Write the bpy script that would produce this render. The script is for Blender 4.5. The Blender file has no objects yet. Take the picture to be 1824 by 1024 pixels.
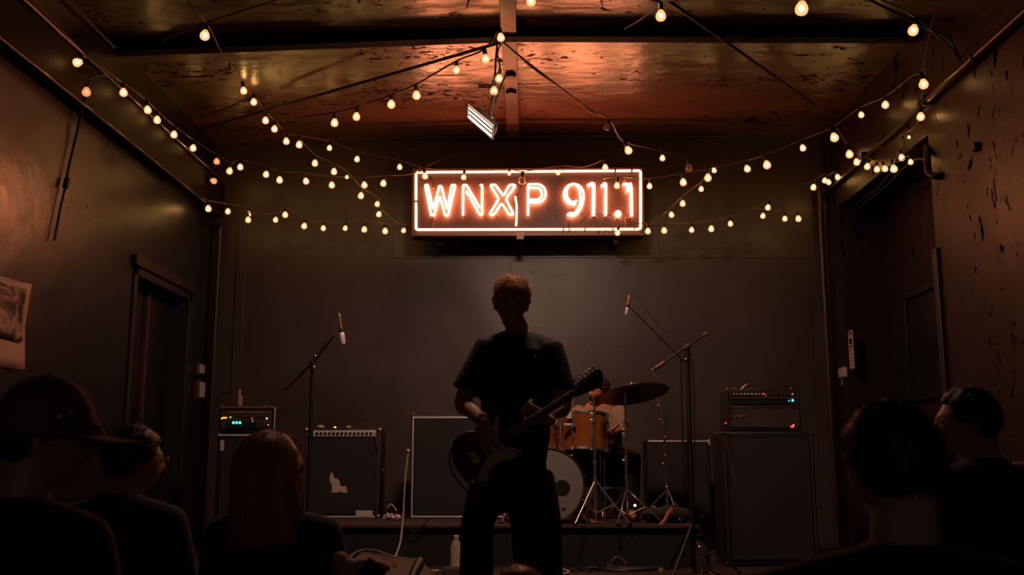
import bpy, math, random
from math import sin, cos, pi, radians as R, atan2, sqrt
from mathutils import Vector as V, Matrix, noise
random.seed(7)
S = bpy.context.scene
COL = S.collection
# ------------------------------------------------------------------ camera, world, exposure
H, PITCH, YAW, F = 0.8, 0.1695, 0.0156, 1800.0
cd = bpy.data.cameras.new('camera'); cam = bpy.data.objects.new('camera', cd); COL.objects.link(cam)
cd.sensor_width = 36; cd.lens = F * 36 / 1824; cd.clip_start = 0.05
cam.location = (0, 0, H); cam.rotation_euler = (pi / 2 + PITCH, 0, YAW)
S.camera = cam
cd.dof.use_dof = True; cd.dof.focus_distance = 7.4; cd.dof.aperture_fstop = 2.8
w = bpy.data.worlds.new('world'); S.world = w; w.use_nodes = True
w.node_tree.nodes['Background'].inputs[0].default_value = (1, .80, .66, 1)
w.node_tree.nodes['Background'].inputs[1].default_value = 0.040
S.view_settings.view_transform = 'Standard'; S.view_settings.look = 'None'
S.view_settings.gamma = 1; S.view_settings.exposure = 0.0; S.view_settings.use_curve_mapping = False
try:
    S.cycles.use_denoising = True
    S.cycles.sample_clamp_indirect = 4.0
    S.cycles.caustics_reflective = False; S.cycles.caustics_refractive = False
    S.cycles.max_bounces = 6; S.cycles.transparent_max_bounces = 12
except Exception: pass
NEON, BULB, FLOOD, STAGE = 58.0, 66.0, 1.9, 210.0

_m = Matrix.Rotation(YAW, 3, 'Z') @ Matrix.Rotation(pi / 2 + PITCH, 3, 'X')
def ray(px, py): return _m @ V((px - 912, 512 - py, -F))
def at(px, py, Y):
    d = ray(px, py); return V((0, 0, H)) + d * (Y / d.y)
def atx(px, py, X):
    d = ray(px, py); return V((0, 0, H)) + d * (X / d.x)
def atz(px, py, z):
    d = ray(px, py); return V((0, 0, H)) + d * ((z - H) / d.z)

# ------------------------------------------------------------------ materials
def mat(name, col, rough=.5, metal=0, emit=None, es=0, var=0, vscale=8, bump=0, bscale=40, spec=.5, sheen=0, coat=0):
    m = bpy.data.materials.new(name); m.use_nodes = True
    nt = m.node_tree; b = nt.nodes['Principled BSDF']; L = nt.links.new
    b.inputs['Base Color'].default_value = (*col, 1); b.inputs['Roughness'].default_value = rough
    b.inputs['Metallic'].default_value = metal; b.inputs['Specular IOR Level'].default_value = spec
    if coat: b.inputs['Coat Weight'].default_value = coat
    if sheen: b.inputs['Sheen Weight'].default_value = sheen
    if emit: b.inputs['Emission Color'].default_value = (*emit, 1); b.inputs['Emission Strength'].default_value = es
    tc = nt.nodes.new('ShaderNodeTexCoord')
    if var:
        n = nt.nodes.new('ShaderNodeTexNoise'); n.inputs['Scale'].default_value = vscale; n.inputs['Detail'].default_value = 6
        L(tc.outputs['Object'], n.inputs['Vector'])
        r = nt.nodes.new('ShaderNodeMix'); r.data_type = 'RGBA'
        r.inputs[6].default_value = (*[c * (1 - var) for c in col], 1); r.inputs[7].default_value = (*[min(1, c * (1 + var)) for c in col], 1)
        L(n.outputs[0], r.inputs[0]); L(r.outputs[2], b.inputs['Base Color'])
    if bump:
        n2 = nt.nodes.new('ShaderNodeTexNoise'); n2.inputs['Scale'].default_value = bscale; n2.inputs['Detail'].default_value = 4
        L(tc.outputs['Object'], n2.inputs['Vector'])
        bp = nt.nodes.new('ShaderNodeBump'); bp.inputs['Strength'].default_value = bump; bp.inputs['Distance'].default_value = .01
        L(n2.outputs[0], bp.inputs['Height']); L(bp.outputs[0], b.inputs['Normal'])
    return m

def paint(name, col, rough, wave=.25, chips=.5, stretch=(1, 1, 1), chipcol=None, chipthr=.60, spec=.6):
    """old glossy paint: slow waviness, brush grain, chipped spots with edges"""
    m = bpy.data.materials.new(name); m.use_nodes = True
    nt = m.node_tree; b = nt.nodes['Principled BSDF']; L = nt.links.new; N = nt.nodes.new
    tc = N('ShaderNodeTexCoord'); mp = N('ShaderNodeMapping'); mp.inputs['Scale'].default_value = stretch
    L(tc.outputs['Object'], mp.inputs[0])
    def nz(scale, det, dist=0, src=None):
        n = N('ShaderNodeTexNoise'); n.inputs['Scale'].default_value = scale; n.inputs['Detail'].default_value = det
        n.inputs['Distortion'].default_value = dist; L((src or mp).outputs[0], n.inputs['Vector']); return n
    big, grain = nz(1.3, 3), nz(60, 3)
    chip, where = nz(9, 5, 1.2), nz(.9, 2)
    def math_(op, a, bb, clamp=False):
        n = N('ShaderNodeMath'); n.operation = op; n.use_clamp = clamp
        for i, x in enumerate((a, bb)):
            if isinstance(x, (int, float)): n.inputs[i].default_value = x
            else: L(x.outputs[0], n.inputs[i])
        return n
    # chipped mask: fine noise over a threshold that drops where a slow noise is high
    s1 = math_('ADD', chip, math_('MULTIPLY', math_('SUBTRACT', where, .5), .55))
    mask = math_('MULTIPLY', math_('SUBTRACT', s1, chipthr), 30, True)
    mask = math_('MULTIPLY', mask, chips * 1.0, True)
    mx = N('ShaderNodeMix'); mx.data_type = 'RGBA'
    mx.inputs[6].default_value = (*[c * .7 for c in col], 1); mx.inputs[7].default_value = (*[c * 1.35 for c in col], 1)
    L(big.outputs[0], mx.inputs[0])
    m2 = N('ShaderNodeMix'); m2.data_type = 'RGBA'; m2.inputs[7].default_value = (*(chipcol or (.006, .005, .005)), 1)
    L(mx.outputs[2], m2.inputs[6]); L(mask.outputs[0], m2.inputs[0]); L(m2.outputs[2], b.inputs['Base Color'])
    rr = math_('ADD', math_('MULTIPLY', math_('SUBTRACT', big, .5), .25), rough)
    rr2 = math_('ADD', rr, math_('MULTIPLY', mask, .5), True); L(rr2.outputs[0], b.inputs['Roughness'])
    sp = math_('SUBTRACT', spec, math_('MULTIPLY', mask, spec * .9)); L(sp.outputs[0], b.inputs['Specular IOR Level'])
    hgt = math_('ADD', math_('ADD', math_('MULTIPLY', nz(3.5, 2), wave), math_('MULTIPLY', grain, .05)), math_('MULTIPLY', mask, -.35))
    bp = N('ShaderNodeBump'); bp.inputs['Strength'].default_value = .6; bp.inputs['Distance'].default_value = .03
    L(hgt.outputs[0], bp.inputs['Height']); L(bp.outputs[0], b.inputs['Normal'])
    return m

def emis(name, col, s):
    m = bpy.data.materials.new(name); m.use_nodes = True; nt = m.node_tree; nt.nodes.clear()
    o = nt.nodes.new('ShaderNodeOutputMaterial'); e = nt.nodes.new('ShaderNodeEmission')
    e.inputs[0].default_value = (*col, 1); e.inputs[1].default_value = s; nt.links.new(e.outputs[0], o.inputs[0]); return m
def glowglass(name, col, s, clear):
    m = bpy.data.materials.new(name); m.use_nodes = True; nt = m.node_tree; nt.nodes.clear()
    o = nt.nodes.new('ShaderNodeOutputMaterial'); e = nt.nodes.new('ShaderNodeEmission'); t = nt.nodes.new('ShaderNodeBsdfTransparent'); x = nt.nodes.new('ShaderNodeMixShader')
    e.inputs[0].default_value = (*col, 1); e.inputs[1].default_value = s; x.inputs[0].default_value = 1 - clear
    nt.links.new(t.outputs[0], x.inputs[1]); nt.links.new(e.outputs[0], x.inputs[2]); nt.links.new(x.outputs[0], o.inputs[0]); return m
def glass(name, col=(1, 1, 1), rough=.02, alpha=.25):
    m = mat(name, col, rough, spec=.8); m.node_tree.nodes['Principled BSDF'].inputs['Alpha'].default_value = alpha; return m

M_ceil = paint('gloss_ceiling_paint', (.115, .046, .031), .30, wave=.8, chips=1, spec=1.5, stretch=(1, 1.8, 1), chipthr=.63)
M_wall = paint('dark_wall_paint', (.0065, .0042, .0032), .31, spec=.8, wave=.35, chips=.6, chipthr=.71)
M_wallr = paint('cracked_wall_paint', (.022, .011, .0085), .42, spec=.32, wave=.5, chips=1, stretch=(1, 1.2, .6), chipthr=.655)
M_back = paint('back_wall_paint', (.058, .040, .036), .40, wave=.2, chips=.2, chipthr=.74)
M_floor = paint('worn_stage_floor', (.030, .020, .016), .5, wave=.2, chips=.3)
M_steel = mat('dark_painted_steel', (.012, .011, .011), .55, var=.3, bump=.2)
M_beam = mat('matte_black_steel', (.004, .0038, .0038), .8, spec=.15)
M_ledger = mat('dark_ledger_timber', (.012, .0055, .004), .6, spec=.15, var=.3)
M_brown = mat('brown_painted_steel', (.075, .035, .026), .4, var=.3, bump=.2)
M_pipe = mat('conduit_pipe', (.055, .036, .03), .35, metal=.3, var=.3)
M_black = mat('black_plastic', (.006, .006, .006), .5)
M_rubber = mat('black_rubber_cable', (.006, .005, .005), .55)
M_wire = mat('brown_string_wire', (.16, .095, .04), .45)
M_dark = mat('deep_black_vinyl', (.0055, .0055, .006), .6, bump=.3, bscale=200)
M_grille = mat('dark_grille_cloth', (.017, .013, .013), .75, var=.5, vscale=300, bump=.4, bscale=400)
M_silver = mat('silver_piping', (.75, .66, .62), .32, metal=.25)
M_chrome = mat('chrome', (.95, .90, .86), .27, metal=1)
M_gold = mat('brass_piping', (.30, .16, .07), .4, metal=.6)
M_amber = mat('amber_lacquer', (.25, .07, .013), .2, var=.45, vscale=5, coat=.7)
M_head = mat('white_drum_head', (.20, .175, .165), .5, var=.15)
M_clearhead = mat('amber_drum_head', (.20, .09, .05), .4)
M_cym = mat('bronze_cymbal', (.24, .12, .06), .38, metal=.9, var=.2, vscale=20)
M_skin = mat('skin', (.55, .27, .17), .5, var=.12, vscale=20)
M_hairb = mat('brown_hair', (.92, .48, .22), .45, var=.3, vscale=60, spec=.4)
M_haird = mat('dark_hair', (.03, .015, .01), .5, var=.4, vscale=60)
M_hairr = mat('auburn_hair', (.42, .16, .075), .45, var=.4, vscale=60)
M_tee = mat('black_cotton', (.009, .0078, .0074), .85, bump=.3, bscale=25)
M_trou = mat('black_denim', (.006, .0055, .0055), .8, bump=.3, bscale=20)
M_cloth = mat('dark_clothing', (.014, .010, .009), .85, bump=.3, bscale=18, sheen=.1)
M_shirt = mat('tan_shirt', (.32, .19, .12), .8, bump=.2, bscale=15)
M_paper = mat('paper', (.55, .42, .34), .7, var=.1)
M_white = mat('white_plastic', (.50, .42, .37), .5)
M_wood = mat('sunburst_lacquer', (.15, .042, .018), .25, var=.3, coat=.4)
M_guard = mat('aged_pickguard', (.80, .62, .34), .45, var=.15)
M_neck = mat('dark_fretboard', (.03, .014, .008), .5, var=.3)
M_carpet = mat('brown_carpet', (.085, .052, .038), .95, var=.4, vscale=150, bump=.6, bscale=300)
M_eye = mat('eye', (.10, .09, .08), .3)
M_neon = emis('neon_tube_light', (1, .27, .11), NEON)
M_neonf = emis('neon_frame_light', (1, .36, .17), NEON * .13)
M_elec = mat('neon_end_glass', (.35, .12, .06), .3)
M_fil = emis('filament_light', (1, .50, .13), BULB)
M_bulb = glowglass('warm_frosted_glass', (1, .44, .14), 1.75, .40)
M_filw = emis('weak_filament_light', (1, .28, .10), 5)
M_bulbr = glowglass('amber_frosted_glass', (1, .26, .10), 1.3, .3)
M_off = glass('unlit_bulb_glass', (.5, .3, .18), .08, .55)
M_flood = emis('flood_lamp_light', (1, .72, .55), FLOOD)
def led(n, c, s=6): return emis(n, c, s)
M_cyan = led('cyan_indicator', (.05, 1, .85), 3.0); M_amb = led('amber_indicator', (1, .42, .02), 2.2); M_red = led('red_indicator', (1, .05, .05), 2.2)
M_blue = led('blue_indicator', (.15, .3, 1), 1.2); M_grn = led('green_indicator', (.05, .9, .5), 3); M_wht = led('warm_indicator', (1, .7, .4), 2)
M_signb = paint('sign_backing', (.030, .011, .008), .5, wave=.2, chips=.5, chipthr=.66)

# ------------------------------------------------------------------ mesh helpers
class MB:
    def __init__(s): s.v = []; s.f = []; s.mi = []
    def add(s, vs, fs, k=0):
        n = len(s.v); s.v += [tuple(p) for p in vs]; s.f += [tuple(i + n for i in f) for f in fs]; s.mi += [k] * len(fs); return s
    def box(s, a, b, T=None, k=0):
        x0, y0, z0 = a; x1, y1, z1 = b
        vs = [V(p) for p in ((x0, y0, z0), (x1, y0, z0), (x1, y1, z0), (x0, y1, z0), (x0, y0, z1), (x1, y0, z1), (x1, y1, z1), (x0, y1, z1))]
        if T is not None: vs = [T @ p for p in vs]
        return s.add(vs, [(0, 3, 2, 1), (4, 5, 6, 7), (0, 1, 5, 4), (1, 2, 6, 5), (2, 3, 7, 6), (3, 0, 4, 7)], k)
    def tube(s, pts, r, seg=8, caps=True, up=None, k=0, rnd=False):
        """tube through pts; r = number, list, or list of (a, b) ellipse radii (a along the side axis, b along the up axis)"""
        pts = [V(p) for p in pts]; n = len(pts)
        rr = r if isinstance(r, (list, tuple)) else [r] * n
        rr = [x if isinstance(x, (tuple, list)) else (x, x) for x in rr]
        if rnd:
            d0 = (pts[0] - pts[1]).normalized(); d1 = (pts[-1] - pts[-2]).normalized(); e0, e1 = rr[0], rr[-1]
            pts = [pts[0] + d0 * min(e0) * q for q in (.95, .7, .35)] + pts + [pts[-1] + d1 * min(e1) * q for q in (.35, .7, .95)]
            rr = [(e0[0] * q, e0[1] * q) for q in (.3, .71, .93)] + rr + [(e1[0] * q, e1[1] * q) for q in (.93, .71, .3)]
            n = len(pts)
        vs = []; prev = None
        for i in range(n):
            t = (pts[min(i + 1, n - 1)] - pts[max(i - 1, 0)])
            t = t.normalized() if t.length > 1e-9 else V((0, 0, 1))
            ref = V(up) if up is not None else (prev if prev is not None else (V((0, 0, 1)) if abs(t.z) < .9 else V((0, 1, 0))))
            u = ref - t * ref.dot(t)
            if u.length < 1e-5: u = V((1, 0, 0)) - t * t.x
            u.normalize(); prev = u; sd = t.cross(u)
            for j in range(seg):
                a = 2 * pi * j / seg; vs.append(pts[i] + sd * cos(a) * rr[i][0] + u * sin(a) * rr[i][1])
        fs = [(i * seg + j, i * seg + (j + 1) % seg, (i + 1) * seg + (j + 1) % seg, (i + 1) * seg + j) for i in range(n - 1) for j in range(seg)]
        if caps: fs += [tuple(reversed(range(seg))), tuple(range((n - 1) * seg, n * seg))]
        return s.add(vs, fs, k)
    def lathe(s, prof, T=None, seg=24, k=0, ring=False):
        """prof: list of (r, z); closed with caps where r > 0"""
        T = T or Matrix(); vs = []
        for r, z in prof:
            for j in range(seg): a = 2 * pi * j / seg; vs.append(T @ V((r * cos(a), r * sin(a), z)))
        n = len(prof)
        fs = [(i * seg + j, i * seg + (j + 1) % seg, (i + 1) * seg + (j + 1) % seg, (i + 1) * seg + j) for i in range(n - 1) for j in range(seg)]
        fs += [((n - 1) * seg + j, (n - 1) * seg + (j + 1) % seg, (j + 1) % seg, j) for j in range(seg)] if ring else [tuple(reversed(range(seg))), tuple(range((n - 1) * seg, n * seg))]
        return s.add(vs, fs, k)
    def ball(s, c, r, seg=12, rings=8, T=None, k=0):
        r = r if isinstance(r, (tuple, list)) else (r, r, r); vs = []; c = V(c)
        for i in range(rings + 1):
            th = pi * (i + .0) / rings; th = min(max(th, .05), pi - .05)
            for j in range(seg):
                a = 2 * pi * j / seg; p = V((r[0] * sin(th) * cos(a), r[1] * sin(th) * sin(a), r[2] * cos(th)))
                if T is not None: p = T @ p
                vs.append(c + p)
        fs = [(i * seg + (j + 1) % seg, i * seg + j, (i + 1) * seg + j, (i + 1) * seg + (j + 1) % seg) for i in range(rings) for j in range(seg)]
        fs += [tuple(range(seg)), tuple(reversed(range(rings * seg, (rings + 1) * seg)))]
        return s.add(vs, fs, k)
    def prism(s, poly, T, th, k=0):
        n = len(poly)
        vs = [T @ V((x, y, 0)) for x, y in poly] + [T @ V((x, y, th)) for x, y in poly]
        fs = [tuple(reversed(range(n))), tuple(range(n, 2 * n))] + [(i, (i + 1) % n, n + (i + 1) % n, n + i) for i in range(n)]
        return s.add(vs, fs, k)
    def mesh(s, name, m):
        me = bpy.data.meshes.new(name); me.from_pydata(s.v, [], s.f)
        for x in (m if isinstance(m, (list, tuple)) else [m]): me.materials.append(x)
        if any(s.mi): me.polygons.foreach_set('material_index', s.mi)
        me.polygons.foreach_set('use_smooth', [True] * len(me.polygons)); me.update()
        me.set_sharp_from_angle(angle=R(38)); return me
    def build(s, name, m, parent=None, loc=None, bevel=0):
        return put(name, s.mesh(name, m), parent, loc, bevel)
def put(name, me, parent=None, loc=None, bevel=0, mw=None):
    o = bpy.data.objects.new(name, me); COL.objects.link(o)
    if mw is not None: o.matrix_basis = mw
    elif loc is not None: o.location = loc
    if parent is not None:
        o.parent = parent; q = parent; wm = Matrix()
        chain = []
        while q: chain.append(q); q = q.parent
        for q in reversed(chain): wm = wm @ q.matrix_parent_inverse @ q.matrix_basis
        o.matrix_parent_inverse = wm.inverted()
    if bevel:
        b = o.modifiers.new('bevel', 'BEVEL'); b.width = bevel; b.segments = 2; b.limit_method = 'ANGLE'
    return o
def thing(name, label, cat, loc=(0, 0, 0), group=None):
    o = bpy.data.objects.new(name, None); COL.objects.link(o); o.location = loc; o.empty_display_size = .1
    o['label'] = label; o['category'] = cat
    if group: o['group'] = group
    return o
def tag(o, label, cat, group=None):
    o['label'] = label; o['category'] = cat
    if group: o['group'] = group
    return o
def struct(o, label=None):
    o['kind'] = 'structure'
    if label: o['label'] = label
    return o
def TR(o, z, x=None):
    """frame with local z along z, local x near x"""
    z = V(z).normalized(); x = V(x) if x is not None else (V((1, 0, 0)) if abs(z.x) < .9 else V((0, 1, 0)))
    x = (x - z * x.dot(z)).normalized(); y = z.cross(x)
    return Matrix.Translation(V(o)) @ Matrix((x, y, z)).transposed().to_4x4()
def spline(pts, n=6):
    pts = [V(p) for p in pts]; out = []
    for i in range(len(pts) - 1):
        p0, p1, p2, p3 = pts[max(i - 1, 0)], pts[i], pts[i + 1], pts[min(i + 2, len(pts) - 1)]
        for q in range(n):
            t = q / n; out.append(.5 * ((2 * p1) + (p2 - p0) * t + (2 * p0 - 5 * p1 + 4 * p2 - p3) * t * t + (3 * p1 - p0 - 3 * p2 + p3) * t ** 3))
    return out + [pts[-1]]
def remesh(mb, name, m, parent, voxel=.008, smooth=3):
    o = mb.build(name, m, None)
    r = o.modifiers.new('r', 'REMESH'); r.mode = 'VOXEL'; r.voxel_size = voxel; r.use_smooth_shade = True
    s = o.modifiers.new('s', 'SMOOTH'); s.factor = .5; s.iterations = smooth
    dg = bpy.context.evaluated_depsgraph_get(); me = bpy.data.meshes.new_from_object(o.evaluated_get(dg))
    bpy.data.objects.remove(o); me.name = name
    if not len(me.materials): me.materials.append(m)
    me.polygons.foreach_set('use_smooth', [True] * len(me.polygons))
    return put(name, me, parent)

# ------------------------------------------------------------------ room shell
XL, XR, YB, YF = -3.2, 3.02, 10.0, -2.0
XN = 3.45                                       # back of the niche in the right wall
def zc(x): return 4.10 - (.10 * (-.13 - x) / 3.07 if x < -.13 else .03 * (x + .13) / 3.15)
struct(MB().box((-5, YF, -.1), (5, 10.3, 0)).build('floor', M_floor), 'dark worn floor')
# ceiling slabs: two shallow slopes meeting at the ridge
c = MB(); zl, zr_, zm = zc(XL), zc(XR), zc(-.13)
c.add([(XL - .2, YF, zl), (-.13, YF, zm), (XR + .2, YF, zr_), (XR + .2, 10.3, zr_), (-.13, 10.3, zm), (XL - .2, 10.3, zl),
       (XL - .2, YF, zl + .15), (-.13, YF, zm + .15), (XR + .2, YF, zr_ + .15), (XR + .2, 10.3, zr_ + .15), (-.13, 10.3, zm + .15), (XL - .2, 10.3, zl + .15)],
      [(0, 5, 4, 1), (1, 4, 3, 2), (6, 7, 10, 11), (7, 8, 9, 10), (0, 1, 7, 6), (1, 2, 8, 7), (5, 11, 10, 4), (4, 10, 9, 3), (0, 6, 11, 5), (2, 3, 9, 8)])
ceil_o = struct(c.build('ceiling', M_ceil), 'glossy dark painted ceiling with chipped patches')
wb = struct(MB().box((-4.2, YB, 0), (4.2, YB + .2, 4.3)).build('wall_back', M_back), 'dark back wall')
# left wall with a doorway
dy0, dy1, dz = 8.02, 9.42, 2.36
m = MB(); m.box((XL - .25, YF, 0), (XL, dy0, 4.3)); m.box((XL - .25, dy1, 0), (XL, YB, 4.3)); m.box((XL - .25, dy0, dz), (XL, dy1, 4.3))
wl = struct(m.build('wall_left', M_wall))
# right wall with the deep niche
n0, n1, nz = 7.36, 9.58, 3.22
m = MB(); m.box((XR, YF, 0), (XR + .7, n0, 4.3)); m.box((XR, n1, 0), (XR + .7, YB, 4.3)); m.box((XR, n0, nz), (XR + .7, n1, 4.3)); m.box((XN, n0, 0), (XR + .7, n1, nz))
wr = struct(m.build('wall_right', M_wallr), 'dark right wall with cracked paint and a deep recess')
# left doorway: frame, two leaves
m = MB(); m.box((XL - .16, dy0, dz - .07), (XL + .02, dy1, dz)); m.box((XL - .16, dy0, 0), (XL + .02, dy0 + .06, dz)); m.box((XL - .16, dy1 - .06, 0), (XL + .02, dy1, dz))
dr = thing('door_1', 'dark double door in the left wall', 'door', (XL, 8.7, 0)); dr['kind'] = 'structure'
m.build('door_frame', M_steel, dr, bevel=.005)
for a, b_ in ((dy0 + .06, 8.70), (8.72, dy1 - .06)):
    lf = MB().box((XL - .20, a, .01), (XL - .15, b_, dz - .08)).build('door_leaf', M_wall, dr, bevel=.004)
MB().box((XL - .155, 8.685, .05), (XL - .12, 8.735, dz - .08)).build('door_astragal', M_brown, dr)
h = MB(); h.tube([(XL - .10, 8.62, .95), (XL - .10, 8.62, 1.25)], .012); h.box((XL - .15, 8.61, .96), (XL - .1, 8.63, .98)); h.box((XL - .15, 8.61, 1.22), (XL - .1, 8.63, 1.24)); h.build('door_handle', M_steel, dr)
MB().box((XL - .02, dy0 - .05, dz), (XL + .045, dy1 + .05, dz + .09)).build('door_header', M_steel, dr, bevel=.005)
# long ledger beam along the left wall, rails along right
def zat_x(px, py, X): return atx(px, py, X)
lz0, lz1 = 3.30, 3.62
p = atx(220, 165, XL + .1); q = atx(236, 256, XL + .1); lz1, lz0 = p.z, q.z
struct(MB().box((XL, YF, lz0), (XL + .10, YB, lz1)).build('trim_1', M_ledger), 'long beam along the top of the left wall')
m = MB(); m.tube([(XL + .115, YF, lz1), (XL + .115, YB - .05, lz1)], .014); m.build('wall_pipe', M_pipe).__setitem__('kind', 'structure')
m = MB(); m.tube([(XL + .11, YF, lz0 - .01), (XL + .11, YB - .05, lz0 - .01)], .011); m.build('wall_pipe', M_pipe).__setitem__('kind', 'structure')
p = atx(1641, 187, XR - .06); q = atx(1824, 18, XR - .06); zr = (p.z + q.z) / 2
pr = thing('wall_pipe', 'metal conduit running along the top of the right wall', 'pipe', (XR - .06, 6, zr))
MB().tube([(XR - .05, YF, zr), (XR - .05, p.y, zr)], .028, 12).build('pipe_run', M_pipe, pr)
MB().tube([(XR - .035, p.y, zr), (XR - .035, YB - .03, zr)], .018, 12).build('pipe_run', M_steel, pr)
for y in (5.0, 6.4, p.y): MB().tube([(XR - .05, y - .02, zr), (XR - .05, y + .02, zr)], .036, 12).build('coupling', M_steel, pr)
for y in (3.8, 7.2, 8.6): MB().box((XR - .08, y, zr - .04), (XR, y + .03, zr + .04)).build('bracket', M_steel, pr)
# ceiling beams
def xbeam(name, y, dzb, wid, lab):
    m = MB(); a, b, c_ = zc(XL), zc(-.13), zc(XR)
    for z0, z1, hw in ((dzb, dzb - .015, wid), (dzb - .015, 0, .012), ):
        pass
    def seg(x0, x1, za, zb):
        for (t0, t1, hw) in ((dzb, dzb - .014, wid / 2), (dzb - .014, .014, .007), (.014, 0, wid / 2)):
            m.add([(x0, y - hw, za - t0), (x1, y - hw, zb - t0), (x1, y + hw, zb - t0), (x0, y + hw, za - t0), (x0, y - hw, za - t1), (x1, y - hw, zb - t1), (x1, y + hw, zb - t1), (x0, y + hw, za - t1)],
                  [(0, 3, 2, 1), (4, 5, 6, 7), (0, 1, 5, 4), (1, 2, 6, 5), (2, 3, 7, 6), (3, 0, 4, 7)])
    seg(XL, -.13, a, b); seg(-.13, XR, b, c_)
    o = m.build(name, M_beam); o['kind'] = 'structure'; o['label'] = lab; return o
xbeam('ceiling_beam', 7.39, .085, .11, 'black steel beam crossing the ceiling')
xbeam('ceiling_beam', 4.3, .13, .11, 'black steel beam crossing the ceiling near the audience')
rb = MB(); rb.box((-.20, YF, 4.03), (-.08, YB, 4.075)); rb.box((-.19, YB - .05, 3.55), (-.09, YB, 4.05))
rbo = struct(rb.build('ceiling_ridge', M_brown, bevel=.004), 'flat steel member along the middle of the ceiling')
# blackened holes burnt on the ridge plate
for y in (8.15, 8.55):
    k = MB(); k.lathe([(.02, 0), (.05, 0), (.045, -.03), (.02, -.035)], Matrix.Translation((-.14, y, 4.03)), 14); k.build('junction_knob', M_black, rbo)
# conduit across the back, brace rods
cp = thing('conduit', 'thin conduit running along the top of the back wall', 'pipe', (0, 9.95, 4))
a, b_ = at(480, 251, 9.93), at(1300, 243, 9.93)
MB().tube([a, at(850, 243, 9.93), at(1100, 242, 9.93), b_], .016, 8).build('pipe_run', M_pipe, cp)
for px in (745, 1168): q = at(px, 243, 9.93); MB().tube([q - V((.03, 0, 0)), q + V((.03, 0, 0))], .024, 8).build('coupling', M_pipe, cp)
def rod(pts, r, label):
    o = MB().tube(pts, r, 8).build('brace_rod', M_steel); tag(o, label, 'rod'); return o
cp0 = atz(890, 76, 3.93)
rod([cp0, atz(362, 229, 3.93)], .013, 'dark brace rod from the ceiling centre down to the back left corner')
rod([atz(1175, -10, 3.95), atz(1452, 188, 3.95)], .013, 'dark brace rod crossing the ceiling towards the back right corner')
rod([atz(60, -60, 3.93), atz(203, 84, 3.93)], .012, 'dark brace rod near the front left ceiling corner')
# back wall sheets (seams): raised boards
def board(x0, x1, y0, y1, Y=YB, t=.012):
    a, b = at(x0, y1, Y), at(x1, y0, Y)
    MB().box((a.x, Y - t, a.z), (b.x, Y, b.z)).build('panel', M_back, wb, bevel=.003)
board(699, 906, 262, 460); board(910, 1168, 262, 460)
board(446, 695, 260, 905, t=.006); board(699, 906, 464, 905, t=.006); board(910, 1440, 464, 905, t=.006); board(1172, 1440, 262, 460, t=.006)
board(402, 442, 395, 905, t=.02)
# corner posts and conduits, left and right
def vpipe(px, py0, py1, Y, r, mt, label, off=0):
    a = at(px, py0, Y); z1 = at(px, py1, Y).z
    o = MB().tube([(a.x, Y, max(z1, 0.0)), (a.x, Y, a.z)], r, 10).build('corner_pipe', mt); tag(o, label, 'pipe'); return o
vpipe(366, 232, 1100, 9.86, .034, M_steel, 'thick black pipe standing in the left corner')
vpipe(393, 392, 1100, 9.90, .02, M_pipe, 'thin brown conduit beside the left corner pipe')
vpipe(1458, 325, 1100, 9.85, .026, M_pipe, 'brown pipe rising in the right corner')
vpipe(1468, 340, 1100, 9.92, .012, M_pipe, 'thin wire conduit beside the right corner pipe')
o = MB().box((at(366, 393, 9.83).x, 9.80, at(366, 400, 9.83).z), (at(396, 393, 9.83).x, 9.86, at(366, 390, 9.83).z)).build('pipe_clamp', M_steel); tag(o, 'metal clamp joining the two left corner pipes', 'clamp')
o = MB().tube(spline([atx(1475, 240, XR - .03), atx(1477, 300, XR - .03), atx(1478, 345, XR - .03), atx(1470, 360, XR - .05)]), .006).build('loose_wire', M_rubber); tag(o, 'loose thin wire hanging in the upper right corner', 'wire')
# recess: black guard post at the near edge, framed board inside
z_a = atx(1703, 425, XR).z
o = MB().box((XR - .03, n0 - .06, 0), (XR + .05, n0 + .02, z_a)).build('guard_post', M_black, bevel=.008); tag(o, 'black guard post on the near edge of the wall recess', 'post')
a = atx(1616, 526, XN); b_ = atx(1699, 700, XN); fy0, fy1, fz1, fz0 = 7.75, a.y, a.z, b_.z - .02
t = thing('framed_board', 'dark framed board hanging inside the right wall recess', 'board', (XN, 8.4, fz0))
MB().box((XN - .02, fy0, fz0), (XN - .005, fy1, fz1)).build('board', mat('dark_board', (.010, .008, .008), .25), t)
for (A, B) in (((fy0, fz1 - .05), (fy1, fz1)), ((fy0, fz0), (fy1, fz0 + .05)), ((fy0, fz0), (fy0 + .05, fz1)), ((fy1 - .05, fz0), (fy1, fz1))):
    MB().box((XN - .05, A[0], A[1]), (XN - .004, B[0], B[1])).build('frame_rail', M_black, t, bevel=.004)
# paper notice and white box by the recess
a = atx(1511, 590, XR); b_ = atx(1523, 656, XR)
def paper_mat():
    m = bpy.data.materials.new('printed_notice'); m.use_nodes = True; nt = m.node_tree; b = nt.nodes['Principled BSDF']
    tc = nt.nodes.new('ShaderNodeTexCoord'); n = nt.nodes.new('ShaderNodeTexWave'); n.wave_type = 'BANDS'; n.bands_direction = 'Z'; n.inputs['Scale'].default_value = 9; n.inputs['Distortion'].default_value = 3
    r = nt.nodes.new('ShaderNodeValToRGB'); r.color_ramp.elements[0].position = .2; r.color_ramp.elements[0].color = (.36, .24, .19, 1); r.color_ramp.elements[1].position = .45; r.color_ramp.elements[1].color = (.62, .45, .36, 1)
    nt.links.new(tc.outputs['Object'], n.inputs['Vector']); nt.links.new(n.outputs['Fac'], r.inputs[0]); nt.links.new(r.outputs[0], b.inputs['Base Color']); return m
t = thing('wall_notice', 'printed paper notice on the right wall beside the dark recess', 'notice', (XR, a.y, b_.z))
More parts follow.
